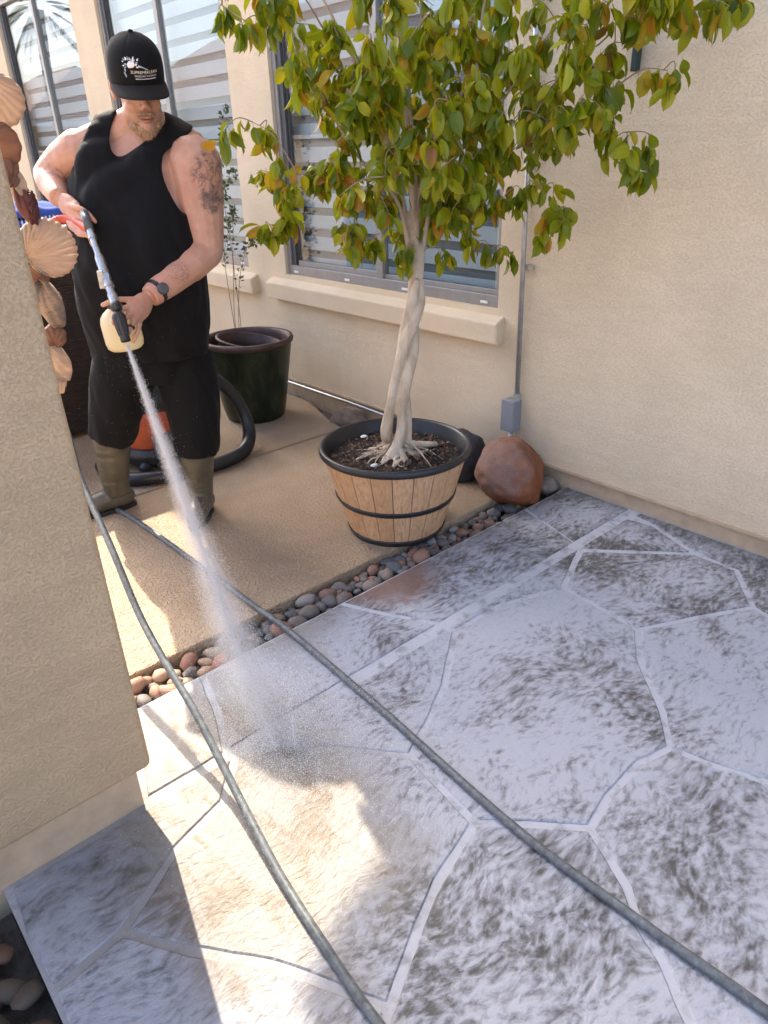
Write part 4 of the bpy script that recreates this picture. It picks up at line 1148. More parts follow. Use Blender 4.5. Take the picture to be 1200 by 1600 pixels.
def conch(c, L, r, q, mat):
    mb = MB(); path, rad = [], []
    for i in range(40):
        t = i / 39; a = t * 15
        path.append(q @ Vector((math.cos(a) * r * .35 * (1 - t), math.sin(a) * r * .35 * (1 - t), (t - .5) * L)) + Vector(c)); rad.append(r * (1 - t) ** .8 * (.5 + .35 * math.sin(min(1, t * 4) * PI / 2)) + .002)
    mb.tube(path, rad, 14)
    o = mb.build('shell', mat, ch, smooth=True); o.location = (-.52, -1.70, -1.0); return o
scallop((.512, 1.70, 1.558), .048, (-.3, -1, .1), .4, M['shell_tan'])
scallop((.498, 1.70, 1.480), .040, (-.6, -1, 0), 1.2, M['shell_brown'], 9)
scallop((.503, 1.695, 1.435), .034, (.5, -1, .1), 2.6, M['shell_brown'], 5, .45, .62)
scallop((.510, 1.700, 1.410), .030, (-.9, -1, .0), .1, M['shell_tan'], 7, .4, .7)
scallop((.522, 1.705, 1.372), .042, (-.4, -1, 0), .15, M['shell_purple'], 4, .5, .42)
scallop((.534, 1.70, 1.362), .034, (.9, -.7, 0), .2, M['shell_purple'], 9, .2, .6)
scallop((.548, 1.70, 1.283), .055, (-.25, -1, .05), 1.9, M['shell_tan'], 21, .22)
scallop((.508, 1.71, 1.225), .026, (-.5, -1, .0), .5, M['shell_brown'], 9)
scallop((.522, 1.70, 1.165), .055, (-.5, -1, .1), .2, M['shell_pattern'], 5, .5, .45)
scallop((.530, 1.71, 1.150), .040, (.7, -1, .0), -.3, M['shell_pattern'], 11, .3, .6)
scallop((.516, 1.70, 1.098), .026, (-.2, -1, .2), 2.9, M['shell_brown'], 7, .4, .8)
scallop((.508, 1.70, 1.035), .045, (-.8, -1, .0), .2, M['shell_tan'], 7, .5, .6)
scallop((.500, 1.71, .995), .036, (.6, -1, .0), .1, M['shell_tan'], 9, .4, .7)
o = MB().tube([(.50, 1.70, 3.0), (.505, 1.70, 1.6), (.52, 1.70, 1.35), (.52, 1.70, 1.2), (.51, 1.70, .99)], .0012, 6).build('string', M['twig'], ch); o.location = (-.52, -1.70, -1.0)
o = MB().box(-.2, .54, 1.62, 1.78, 3.0, 3.12).build('hanger_beam', M['shade_eave'], ch); o.location = (-.52, -1.70, -1.0)

# ------------------------------------------------------------ the person
PO = Vector((1.085, 2.853, 0)); PRZ = -math.atan2(1.085, 2.853)      # local X: right in view, local Y: away from the camera
def lc(p): return Vector((p[0], -p[1], p[2]))                        # (right, towards viewer, up) -> local
# head frame
HC = Vector((.25, .030, 1.672)); TILT = R(21)
def hd(x, y, z):
    """head coordinates (right, forward, up) -> (right, towards viewer, up)"""
    yaw = R(-4)
    x, y = x * math.cos(yaw) - y * math.sin(yaw), x * math.sin(yaw) + y * math.cos(yaw)
    return Vector((HC.x + x, HC.y + y * math.cos(TILT) + z * math.sin(TILT), HC.z - y * math.sin(TILT) + z * math.cos(TILT)))
def _skin():
    t = NT('sunburnt_skin'); o = t.obj(); x, y, z = t.xyz(o)
    n = t.noise(o, 14, 4, .6); f = t.noise(o, 120, 3, .6)
    c = t.ramp(n, [(.3, (.45, .235, .160)), (.55, (.55, .315, .225)), (.75, (.61, .375, .28))])
    c = t.mix(t.math('MULTIPLY', f, .25), c, (.45, .19, .13))
    def zone(p, r):
        nd = t.node('ShaderNodeVectorMath', operation='DISTANCE'); t.put(nd.inputs[0], o); nd.inputs[1].default_value = lc(p)
        return t.sstep(nd.outputs['Value'], r, r * .75)
    line = t.math('ABSOLUTE', t.math('SUBTRACT', t.noise(o, 30, 2, .5, 1.0), .5))
    ink = t.math('ADD', t.math('MULTIPLY', t.sstep(line, .05, .01), .8), t.math('MULTIPLY', t.sstep(t.noise(o, 24, 3, .5), .42, .62), .75))
    line2 = t.math('ABSOLUTE', t.math('SUBTRACT', t.noise(o, 62, 2, .5, 1.6), .5))
    ink2 = t.sstep(line2, .035, .008)
    def inked(c, z_, i_, k): return t.mix(t.math('MINIMUM', t.math('MULTIPLY', t.math('MULTIPLY', z_, i_), k), .75), c, (.075, .068, .070))
    c = inked(c, zone((.465, .14, 1.385), .105), ink, .75)
    c = inked(c, zone((.44, .19, 1.31), .06), ink, .75)
    c = inked(c, zone((.27, .25, 1.075), .048), ink2, .9)
    c = inked(c, zone((-.11, -.13, 1.395), .075), ink, .45)
    c = inked(c, zone((.17, .12, 1.50), .065), ink2, .6)
    stub = t.math('MULTIPLY', zone(tuple(hd(0, .055, -.095)), .075), t.sstep(t.noise(o, 300, 2, .6), .35, .65))
    c = t.mix(t.math('MULTIPLY', stub, .55), c, (.27, .15, .095))
    red = t.sstep(t.noise(o, 5, 3, .6), .45, .7)
    c = t.mix(t.math('MULTIPLY', red, .4), c, (.50, .20, .14))
    return t.fin(c, .5, t.bump(t.math('ADD', f, t.noise(o, 420, 2, .5)), .25, .003), spec=.35)
def cloth(name, col, fold=.35):
    t = NT(name); o = t.obj()
    n = t.noise(t.mapping(o, (1.5, 1.5, .5)), 8, 2, .45, .5); w = t.noise(o, 420, 2, .6)
    c = t.mix(n, tuple(q * .7 for q in col), tuple(q * 1.4 for q in col))
    return t.fin(c, .82, t.bump(t.math('ADD', n, t.math('MULTIPLY', w, .05)), fold, .02), spec=.2, Sheen_Weight=.03)
M['tank'] = cloth('black_knit', (.0038, .0038, .0046), .45)
M['shorts'] = cloth('black_twill', (.0042, .004, .0042), .4)
M['cap'] = cloth('black_cap_cloth', (.0045, .0045, .005), .05)
M['brim'] = cloth('charcoal_brim_cloth', (.016, .0135, .013), .05)
M['beard'] = plain('sandy_beard', (.43, .265, .16), .75, var=.45, nscale=160, bump=.8, bd=.004)
M['rubber'] = plain('olive_rubber', (.080, .070, .048), .42, var=.28, nscale=13, bump=.15, bd=.004)
M['metal'] = plain('brushed_steel', (.50, .50, .50), .28, metal=.9, var=.25, nscale=60)
M['red'] = plain('red_orange_plastic', (.55, .075, .03), .4)
M['eye'] = plain('eye_white', (.6, .55, .52), .3, var=.03)
M['iris'] = plain('dark_iris', (.05, .045, .04), .2)
M['bottle'] = None
def _bottle():
    t = NT('translucent_bottle'); o = t.obj(); z = t.xyz(o)[2]
    c = t.mix(t.noise(o, 18, 3, .5), (.80, .70, .42), (.84, .80, .66))
    t.put(t.b.inputs['Base Color'], c); t.b.inputs['Roughness'].default_value = .35
    tl = t.node('ShaderNodeBsdfTranslucent'); t.put(tl.inputs[0], (.95, .82, .50, 1))
    mx = t.node('ShaderNodeMixShader'); mx.inputs[0].default_value = .4
    t.l.new(t.b.outputs[0], mx.inputs[1]); t.l.new(tl.outputs[0], mx.inputs[2]); t.l.new(mx.outputs[0], t.out.inputs[0])
    return t.m
M['bottle'] = _bottle()

M['skin'] = _skin()
M['lips'] = plain('lips', (.42, .16, .125), .45, var=.1)
M['mouth'] = plain('mouth_line', (.10, .03, .025), .6)
person = empty('person', PO, PRZ)
tag(person, 'bearded person in black cap, tank top, long shorts and rubber boots aiming a spray gun', 'person')

HQ = Matrix((Vector((1, 0, 0)), Vector((0, -math.cos(TILT), -math.sin(TILT))), Vector((0, -math.sin(TILT), math.cos(TILT))))).transposed().to_quaternion()
TORSO = [(1.565, .250, -.035, .075, .060), (1.52, .236, -.035, .125, .080), (1.475, .214, -.032, .185, .102), (1.40, .176, -.015, .205, .125), (1.30, .152, .005, .212, .146), (1.18, .150, .025, .222, .166), (1.06, .152, .035, .232, .176), (.95, .150, .02, .236, .170), (.85, .146, .0, .232, .155), (.76, .140, -.01, .215, .140)]
def torso_loft(mb, grow, z_lo=.0, n=40, power=2.4, yaw=R(-20)):
    rings = [r for r in TORSO if r[0] >= z_lo]
    base_i = len(mb.v)
    for z, ca, cb, ra, rb in rings:
        for k in range(n):
            a = 2 * PI * k / n; cx, sy = math.cos(a), math.sin(a)
            ex = math.copysign(abs(cx) ** (2 / power), cx) * (ra + grow); ey = math.copysign(abs(sy) ** (2 / power), sy) * (rb + grow)
            x = ex * math.cos(yaw) - ey * math.sin(yaw); y = ex * math.sin(yaw) + ey * math.cos(yaw)
            mb.v.append(tuple(lc((ca + x, cb - y, z))))
    for i in range(len(rings) - 1):
        for k in range(n):
            a = base_i + i * n + k; b = base_i + i * n + (k + 1) % n
            mb.f.append((a, b, b + n, a + n))
    mb.f.append(tuple(base_i + k for k in range(n))[::-1]); mb.f.append(tuple(base_i + (len(rings) - 1) * n + k for k in range(n)))
SR, ER, WR = (.012, -.095, 1.480), (-.115, -.23, 1.402), (-.086, .0, 1.329)
SL, EL, WL = (.405, .065, 1.425), (.398, .115, 1.128), (.154, .27, .999)
def limb(mb, pts, rads, n=16, k=6):
    path = catmull([lc(p) for p in pts], k); mb.tube(path, lerp_list(rads, len(path)), n)
    mb.ell(path[0], (rads[0],) * 3 if not hasattr(rads[0], '__len__') else (rads[0][0],) * 3, nu=14, nv=8)
def mixp(a, b, t): return tuple(a[i] + (b[i] - a[i]) * t for i in range(3))
mb = MB()
torso_loft(mb, -.008, .7)
# shoulders, trapezius, arms
mb.ell(lc((SR[0], SR[1], SR[2] - .002)), (.076, .074, .078)); mb.ell(lc((SL[0], SL[1], SL[2])), (.104, .095, .098))
mb.tube([lc((.25, -.03, 1.58)), lc((.15, -.045, 1.545)), lc((.045, -.08, 1.505))], [.060, .052, .056], 16)
mb.tube([lc((.27, -.03, 1.57)), lc((.35, -.015, 1.525)), lc((.41, .04, 1.475))], [.062, .055, .065], 16)
mb.ell(lc((.09, .030, 1.40)), (.085, .045, .08)); mb.ell(lc((.24, .085, 1.39)), (.09, .045, .08))
limb(mb, [SR, mixp(SR, ER, .45), ER], [.076, .073, .055]); limb(mb, [ER, mixp(ER, WR, .35), WR], [.054, .056, .034])
limb(mb, [SL, mixp(SL, EL, .4), EL], [.103, .094, .068]); limb(mb, [EL, mixp(EL, WL, .3), mixp(EL, WL, .7), WL], [.067, .068, .053, .038])
mb.ell(lc(mixp(SL, EL, .35)), (.098, .090, .11))
# neck, head
mb.tube([lc((.262, -.025, 1.50)), lc((.258, -.01, 1.58)), lc((.252, .015, 1.65))], [.075, .068, .066], 18)
def he(x, y, z, rx, ry, rz): mb.ell(lc(hd(x, y, z)), (rx, ry, rz), HQ, 20, 12)
he(0, -.012, .022, .076, .096, .104); he(0, .033, -.060, .066, .062, .058); he(0, .045, -.02, .063, .050, .072)
for s in (-1, 1):
    he(s * .036, .066, -.032, .026, .024, .024); he(s * .030, .078, .032, .026, .016, .011)
    he(s * .0125, .104, -.030, .0095, .010, .009); he(s * .084, -.006, -.004, .010, .020, .033); he(s * .092, -.016, .006, .008, .012, .022)
    he(s * .05, .01, -.075, .018, .04, .03)
mb.tube([lc(hd(0, .088, .028)), lc(hd(0, .104, -.004)), lc(hd(0, .116, -.027))], [.009, .0105, .0125], 12)
he(0, .097, -.061, .023, .009, .0052); he(0, .095, -.073, .020, .010, .0062); he(0, .082, -.10, .028, .024, .024)
# hands: palm and five fingers each
def finger(pts, r0, r1):
    path = catmull([lc(p) for p in pts], 5); mb.tube(path, lerp_list([r0, (r0 + r1) / 2, r1], len(path)), 10)
    mb.ell(path[-1], (r1,) * 3, nu=10, nv=6)
def palm(w, k, side, th=.017, wd=.040):
    w, k = lc(w), lc(k); d = (k - w).normalized(); s = lc(side).normalized(); s = (s - d * s.dot(d)).normalized(); nrm = d.cross(s)
    q = Matrix((s, d, nrm)).transposed().to_quaternion()
    mb.ell(w.lerp(k, .55), (wd, (k - w).length * .62, th), q, 16, 10); mb.ell(w.lerp(k, .82), (wd * 1.0, (k - w).length * .3, th * .95), q, 16, 10)
palm(WR, (-.035, .10, 1.28), (.05, .06, .045), .020, .040)
finger([(-.060, .07, 1.305), (-.030, .125, 1.302), (-.004, .155, 1.287), (.019, .172, 1.256)], .0125, .0085)
finger([(-.035, .09, 1.283), (-.022, .13, 1.262), (-.012, .162, 1.222), (-.006, .172, 1.178)], .0108, .0075)
finger([(-.048, .09, 1.272), (-.038, .125, 1.246), (-.024, .155, 1.217), (-.004, .178, 1.208)], .0110, .008)
finger([(-.058, .08, 1.266), (-.056, .11, 1.240), (-.046, .14, 1.216), (-.024, .16, 1.212)], .0105, .0078)
finger([(-.068, .06, 1.272), (-.071, .085, 1.252), (-.064, .11, 1.232), (-.044, .13, 1.224)], .0092, .007)
palm(WL, (.078, .352, .952), (.03, -.02, -.07), .022, .044)
finger([(.115, .305, 1.000), (.080, .33, 1.006), (.036, .335, 1.010), (-.011, .33, .996)], .0128, .0088)
finger([(.078, .345, .985), (.052, .375, .985), (.024, .392, .972), (.012, .385, .940)], .0112, .0082)
finger([(.082, .352, .962), (.060, .385, .958), (.036, .402, .936), (.026, .388, .905)], .0114, .0082)
finger([(.090, .352, .942), (.077, .385, .934), (.056, .400, .908), (.043, .384, .882)], .0110, .0080)
finger([(.100, .345, .926), (.094, .372, .916), (.078, .386, .890), (.064, .374, .868)], .0100, .0072)
body = remesh(mb, 'body', .0046, 3, .5, M['skin'], person)
# drop what the clothes wholly hide
bm = bmesh.new(); bm.from_mesh(body.data)
bmesh.ops.delete(bm, geom=[v for v in bm.verts if v.co.z < .80 and v.co.y > -.25], context='VERTS'); bm.to_mesh(body.data); bm.free()

# clothes
def seg_dist(p, a, b):
    ab = b - a; t = max(0, min(1, (p - a).dot(ab) / ab.length_squared)); return (p - a - ab * t).length
_T = TORSO; TORSO = [(z, ca, cb, ra + (.004 if z < .9 else 0), rb + (.006 if z < .9 else 0)) for z, ca, cb, ra, rb in _T] + [(.70, .136, -.01, .220, .146)]
mb = MB(); torso_loft(mb, .013, .65); TORSO = _T
mb.tube([lc((.25, -.03, 1.565)), lc((.15, -.045, 1.548)), lc((.055, -.07, 1.517))], [.067, .060, .065], 18)
mb.tube([lc((.27, -.03, 1.557)), lc((.35, -.015, 1.528)), lc((.41, .04, 1.475))], [.067, .060, .071], 18)
mb.ell(lc((.085, .030, 1.41)), (.10, .060, .11)); mb.ell(lc((.085, -.014, 1.485)), (.082, .054, .088)); mb.ell(lc((.24, .085, 1.39)), (.10, .057, .095)); mb.ell(lc((.15, .085, 1.30)), (.16, .07, .14))
tk = remesh(mb, 'tank_top', .008, 8, .5, M['tank'], person)
bm = bmesh.new(); bm.from_mesh(tk.data); dele = []
def pw(z, tab):
    """piecewise linear table of (z, a), z ascending"""
    if z <= tab[0][0]: return tab[0][1]
    for (z0, a0), (z1, a1) in zip(tab, tab[1:]):
        if z <= z1: return a0 + (a1 - a0) * (z - z0) / (z1 - z0)
    return tab[-1][1]
ARM_R = [(1.36, -.20), (1.40, -.03), (1.45, -.012), (1.53, .040), (1.60, .095), (1.64, .12)]
ARM_L = [(1.20, .50), (1.27, .315), (1.36, .285), (1.42, .278), (1.46, .295), (1.50, .362), (1.53, .41), (1.56, .43)]
NECK_1 = [(1.452, .147), (1.458, .132), (1.48, .117), (1.53, .130), (1.58, .152), (1.62, .18)]
NECK_2 = [(1.452, .139), (1.458, .158), (1.47, .182), (1.50, .228), (1.53, .272), (1.57, .325)]
for v in bm.verts:
    a, b, z = v.co.x, -v.co.y, v.co.z
    if z < .725: dele.append(v)
    elif b > -.05 and z > 1.452 and pw(z, NECK_1) < a < pw(z, NECK_2): dele.append(v)
    elif abs(a - .245) < .075 and z > 1.555: dele.append(v)
    elif a < pw(z, ARM_R): dele.append(v)
    elif a > pw(z, ARM_L): dele.append(v)
bmesh.ops.delete(bm, geom=dele, context='VERTS')
loose = [v for v in bm.verts if not v.link_faces]
bmesh.ops.delete(bm, geom=loose, context='VERTS')
for _ in range(26):                       # even out the cut edges
    new = {}
    for v in bm.verts:
        be_ = [e for e in v.link_edges if e.is_boundary]
        if len(be_) == 2: new[v] = v.co * .4 + (be_[0].other_vert(v).co + be_[1].other_vert(v).co) * .3
    for v, co in new.items(): v.co = co
for v in bm.verts:
    if v.co.z < 1.42:
        k = noise.noise(Vector((v.co.x * 11, v.co.y * 11, v.co.z * 2.6))) + .5 * noise.noise(Vector((v.co.x * 24 + v.co.z * 9, v.co.y * 24, v.co.z * 6)))
        dg_ = math.sin((v.co.x * .9 + v.co.z * .55) * 62 + 2 * k) * max(0, 1 - abs(v.co.x - .02) / .16)
        v.co += v.normal * (.011 * k + .0055 * dg_) * min(1, (1.42 - v.co.z) * 6)
bm.to_mesh(tk.data); bm.free()
md = tk.modifiers.new('t', 'SOLIDIFY'); md.thickness = .004; md.offset = 1

mb = MB()
SHR = [(.97, .17, .02, .215, .155), (.88, .155, .0, .218, .152), (.78, .145, -.008, .224, .148), (.70, .138, -.005, .228, .148), (.63, .13, 0, .215, .14)]
n = 36; b0 = len(mb.v)
for z, ca, cb, ra, rb in SHR:
    for k in range(n):
        a = 2 * PI * k / n; mb.v.append(tuple(lc((ca + math.cos(a) * ra, cb - math.sin(a) * rb, z))))
for i in range(len(SHR) - 1):
    for k in range(n): mb.f.append((b0 + i * n + k, b0 + i * n + (k + 1) % n, b0 + (i + 1) * n + (k + 1) % n, b0 + (i + 1) * n + k))
mb.f.append(tuple(range(b0, b0 + n))[::-1]); mb.f.append(tuple(range(b0 + (len(SHR) - 1) * n, b0 + len(SHR) * n)))
mb.tube(catmull([lc(p) for p in ((.035, -.012, .71), (-.008, -.02, .60), (-.052, -.045, .48), (-.086, -.075, .372))], 5), lerp_list([(.120, .13), (.118, .125), (.104, .11), (.094, .098)], 16), 22)
mb.tube(catmull([lc(p) for p in ((.255, .01, .71), (.265, .04, .60), (.260, .07, .45), (.248, .085, .296))], 5), lerp_list([(.118, .13), (.114, .125), (.098, .108), (.086, .095)], 16), 22)
so = remesh(mb, 'long_shorts', .009, 4, .5, M['shorts'], person)
bm = bmesh.new(); bm.from_mesh(so.data)
for v in bm.verts:
    k = noise.noise(Vector((v.co.x * 10, v.co.y * 10, v.co.z * 3.2 + 7))) + .6 * noise.noise(Vector((v.co.x * 20, v.co.y * 20, v.co.z * 10)))
    v.co += v.normal * .010 * k
bm.to_mesh(so.data); bm.free()

def boot(shaft, foot, name='boot'):
    mb = MB()
    mb.tube(catmull([lc(p) for p in shaft[0]], 5), lerp_list(shaft[1], 5 * (len(shaft[0]) - 1) + 1), 20)
    path = catmull([lc(p) for p in foot[0]], 5); mb.tube(path, lerp_list(foot[1], len(path)), 18)
    mb.ell(path[0], (.046,) * 3); mb.ell(path[-1], (.041, .041, .036))
    o = remesh(mb, name, .006, 4, .5, M['rubber'], person)
    for v in o.data.vertices:
        if v.co.z < .02:
            v.co.z = max(.014, v.co.z)
        if .14 < v.co.z < .34:     # slack creases round the ankle
            k = noise.noise(Vector((v.co.x * 8, v.co.y * 8, v.co.z * 42))) * .0035
            v.co.x += k; v.co.y += k
    mb = MB(); q = [lc(p) for p in foot[0]]
    d = (q[-1] - q[0]).normalized(); s = Vector((-d.y, d.x, 0)).normalized(); L = (q[-1] - q[0]).length
    out = []
    for k in range(28):
        a = 2 * PI * k / 28; t = math.cos(a) * (L / 2 + .048); w = (.051 if t > 0 else .046) * math.sin(a)
        out.append(q[0].lerp(q[-1], .5) + d * t + s * w * (1 if abs(t) > .03 else .9))
    n = 28
    mb.add([(p.x, p.y, .0012) for p in out] + [(p.x, p.y, .020) for p in out], [tuple(range(n))[::-1], tuple(range(n, 2 * n))] + [(i, (i + 1) % n, n + (i + 1) % n, n + i) for i in range(n)])
    mb.build('sole', M['black'], o)
    return o
boot((((-.083, -.072, .44), (-.092, -.085, .33), (-.108, -.112, .2), (-.112, -.130, .09)), [.080, .078, .066, .055]), (((-.085, -.150, .055), (-.15, -.135, .060), (-.215, -.122, .050), (-.265, -.112, .046)), [.048, .050, .048, .040]))
boot((((.249, .086, .37), (.247, .080, .28), (.243, .065, .18), (.240, .055, .09)), [.076, .074, .062, .054]), (((.256, .035, .055), (.235, .085, .060), (.207, .145, .052), (.188, .190, .046)), [.048, .051, .050, .042]))

# cap
def cap_r(t):      # t: 0 at the band, 1 at the crown
    t = max(0, t); return (1 - t ** 3.6) ** .60
def cap_pt(phi, t, grow=0.0):
    rx, ry = .0945 + grow, .113 + grow
    z = .040 + .132 * t + grow * t
    fwd = math.cos(phi)
    k = cap_r(t)
    bulge = 1 + .03 * max(0, fwd) * math.sin(PI * min(1, t * 1.2))
    return hd(math.sin(phi) * rx * k * bulge, -.006 + fwd * ry * k * bulge, z + .012 * max(0, -fwd) * (t - 1))
mb = MB(); nu, nv = 72, 16
for i in range(nv + 1):
    t = min(.9995, -.13 + 1.13 * i / nv)
    for k in range(nu):
        ph = 2 * PI * k / nu
        seam = .0012 if k % 12 == 6 else 0
        mb.v.append(tuple(lc(cap_pt(ph, t, -seam))))
for i in range(nv):
    for k in range(nu): mb.f.append((i * nu + k, i * nu + (k + 1) % nu, (i + 1) * nu + (k + 1) % nu, (i + 1) * nu + k))
cap = mb.build('cap', M['cap'], person, smooth=True)
mb = MB().ell(lc(hd(0, -.006, .1725)), (.009, .009, .005), HQ, 12, 8); mb.build('button', M['cap'], cap, smooth=True)
mb = MB(); nb, mbr = 32, 7
for lay_ in (0, 1):
    for i in range(mbr + 1):
        q = i / mbr
        for k in range(nb + 1):
            ph = (k / nb - .5) * 2.75
            x0, y0 = math.sin(ph) * .096, -.006 + math.cos(ph) * .114
            ext = .074 * math.cos(ph / 2.75 * PI * .98) ** .45 if abs(ph) < 1.37 else 0
            x1, y1 = x0 * (1 + .10 * q * math.cos(ph)), y0 + ext * q
            z = .042 - .016 * (x1 / .1) ** 2 - .019 * q ** 1.4 - (.0042 if lay_ else 0)
            mb.v.append(tuple(lc(hd(x1, y1, z))))
N = (mbr + 1) * (nb + 1)
for i in range(mbr):
    for k in range(nb):
        a = i * (nb + 1) + k
        mb.f.append((a, a + 1, a + nb + 2, a + nb + 1)); mb.f.append((N + a, N + a + nb + 1, N + a + nb + 2, N + a + 1))
for k in range(nb): a = mbr * (nb + 1) + k; mb.f.append((a, a + 1, N + a + 1, N + a))
mb.build('brim', M['brim'], cap, smooth=True)
# print on the cap front
M['print_white'] = plain('white_print', (.75, .75, .76), .6, var=.03); M['print_blue'] = plain('blue_grey_print', (.25, .33, .42), .6, var=.05)
M['print_cream'] = plain('cream_print', (.78, .70, .58), .6, var=.03)
def cap_uv(u, v, grow=.0014):
    t = v / .132; ph = u / .100
    return lc(cap_pt(ph, t, grow))
def cap_text(txt, size, width, u0, v0, mat, name):
    cu = bpy.data.curves.new(name, 'FONT'); cu.body = txt; cu.size = size; cu.align_x = 'CENTER'; cu.fill_mode = 'FRONT'; cu.resolution_u = 2
    o = bpy.data.objects.new(name, cu); COL.objects.link(o); bpy.context.view_layer.update()
    me = bpy.data.meshes.new_from_object(o.evaluated_get(bpy.context.evaluated_depsgraph_get())); bpy.data.objects.remove(o, do_unlink=True)
    xs = [v.co.x for v in me.vertices]; sc = width / max(1e-6, max(xs) - min(xs))
    for v in me.vertices: v.co = cap_uv(u0 + v.co.x * sc, v0 + v.co.y)
    me.materials.clear()
    return link(name, me, mat, cap)
cap_text('SUPREMEKLEAN', .0125, .094, .012, .0365, M['print_cream'], 'cap_lettering')
cap_text('PRESSURE WASHING', .0075, .078, .016, .0270, M['print_white'], 'cap_lettering')
def cap_poly(pts, mat, name='cap_emblem'):
    me = bpy.data.meshes.new(name); me.from_pydata([tuple(cap_uv(*p)) for p in pts], [], [tuple(range(len(pts)))]); return link(name, me, mat, cap)
cap_poly([(-.022 + .074 * k / 12, .0200) for k in range(13)] + [(.052 - .074 * k / 12, .0222) for k in range(13)], M['print_white'])
def drop(u, v, r, L, ang, mat):
    pts = []
    for k in range(10):
        a = 2 * PI * k / 10; x, y = math.cos(a) * r, math.sin(a) * r
        if x > 0: x += L * (math.cos(a) ** 3)
        pts.append((u + x * math.cos(ang) - y * math.sin(ang), v + x * math.sin(ang) + y * math.cos(ang)))
    cap_poly(pts, mat)
rk = random.Random(3)
drop(-.037, .060, .0085, .004, 1.2, M['print_white']); drop(-.026, .062, .006, .010, 1.4, M['print_white']); drop(-.030, .058, .005, .006, .2, M['print_cream'])
for k in range(16):
    a = -.3 + k * .26; d_ = rk.uniform(.012, .026)
    drop(-.031 + math.cos(a) * d_ * 1.25, .060 + math.sin(a) * d_ * .9, rk.uniform(.0016, .0032), rk.uniform(.002, .007), a, M['print_blue'] if k % 2 else M['print_white'])
for u, v in ((-.005, .058), (.003, .056), (.010, .053), (.017, .050)): drop(u, v, .0022, .008, -.3, M['print_blue' if u > 0 else 'print_white'])
for u, v in ((-.054, .046), (-.056, .036), (-.053, .030)): drop(u, v, .003, .005, -1.4, M['print_blue'])

# face details
for s in (-1, 1):
    e = MB().ell(lc(hd(s * .031, .0845, .010)), (.012, .011, .010), HQ, 14, 10).build('eye', M['eye'], person, smooth=True)
    MB().ell(lc(hd(s * .031, .0935, .006)), (.0055, .004, .0055), HQ, 10, 8).build('iris', M['iris'], e, smooth=True)
    MB().tube([lc(hd(s * .014, .096, .027)), lc(hd(s * .032, .0945, .034)), lc(hd(s * .05, .082, .029))], [.004, .005, .003], 8).build('eyebrow', M['beard'], person, smooth=True)
mb = MB().tube([lc(hd(-.024, .0985, -.0665)), lc(hd(-.012, .1055, -.0645)), lc(hd(0, .1075, -.0655)), lc(hd(.012, .1055, -.0645)), lc(hd(.024, .0985, -.0665))], [.001, .0016, .0017, .0016, .001], 8)
mb.build('mouth', M['mouth'], person, smooth=True)
mb = MB().tube([lc(hd(-.018, .1015, -.0710)), lc(hd(0, .1065, -.0730)), lc(hd(.018, .1015, -.0710))], [.002, .0045, .002], 10)
mb.build('lower_lip', M['lips'], person, smooth=True)
mb = MB()
def be(x, y, z, rx, ry, rz): mb.ell(lc(hd(x, y, z)), (rx, ry, rz), HQ, 18, 12)
be(0, .078, -.110, .038, .030, .027); be(.040, .056, -.098, .017, .030, .017); be(-.040, .056, -.098, .017, .030, .017); be(0, .086, -.127, .022, .020, .026)
for s in (-1, 1):
    be(s * .013, .1040, -.0485, .0165, .0075, .0050); be(s * .027, .094, -.057, .006, .007, .010); be(s * .020, .074, -.112, .020, .026, .018)
beard = remesh(mb, 'beard', .0035, 3, .5, M['beard'], person)
bm = bmesh.new(); bm.from_mesh(beard.data)
for v in bm.verts: v.co += v.normal * .0028 * noise.noise(Vector((v.co.x * 190, v.co.y * 190, v.co.z * 60)))
bm.to_mesh(beard.data); bm.free()
mb = MB(); rb = random.Random(6); vv = beard.data.vertices
for _ in range(1500):
    v = vv[rb.randrange(len(vv))]
    if v.normal.y > .2: continue
    d = (v.normal * .5 + Vector((rb.gauss(0, .3), rb.gauss(0, .3) - .2, -1))).normalized(); L = rb.uniform(.006, .016); w = d.cross(v.normal)
    w = w.normalized() * .0006 if w.length > 1e-6 else Vector((.0006, 0, 0))
    mb.add([v.co - w, v.co + w, v.co + d * L], [(0, 1, 2)])
o = mb.build('beard_hair', M['beard'], beard); o['kind'] = 'stuff'

# watch and ring
fw = (lc(EL) - lc(WL)).normalized(); wc = lc(WL) + fw * .038
s1 = fw.cross(Vector((0, 0, 1))).normalized(); s2 = fw.cross(s1)
mb = MB(); n1, prof = 40, [(.0425, -.011), (.0455, -.0105), (.0455, .0105), (.0425, .011)]
for k in range(n1):
    a = 2 * PI * k / n1; d = s1 * math.cos(a) + s2 * math.sin(a)
    for r_, h_ in prof: mb.v.append(tuple(wc + d * r_ + fw * h_))
for k in range(n1):
    for j in range(4): mb.f.append((k * 4 + j, k * 4 + (j + 1) % 4, ((k + 1) % n1) * 4 + (j + 1) % 4, ((k + 1) % n1) * 4 + j))
watch = mb.build('watch', M['black'], person)
dv = Vector((.35, -.72, .25)); dv = (dv - fw * dv.dot(fw)).normalized()
mb = MB().tube([wc + dv * .043, wc + dv * .056], [.0205, .0205], 20).tube([wc + dv * .056, wc + dv * .0585], [.0185, .016], 20); mb.build('watch_face', M['greyplastic'], watch, auto=30)
rgd = (lc((.056, .400, .908)) - lc((.077, .385, .934))).normalized(); rc_ = lc((.068, .391, .923))
mb = MB().tube([rc_ - rgd * .004, rc_ + rgd * .004], .0125, 18); mb.build('ring', M['black'], person, smooth=True)

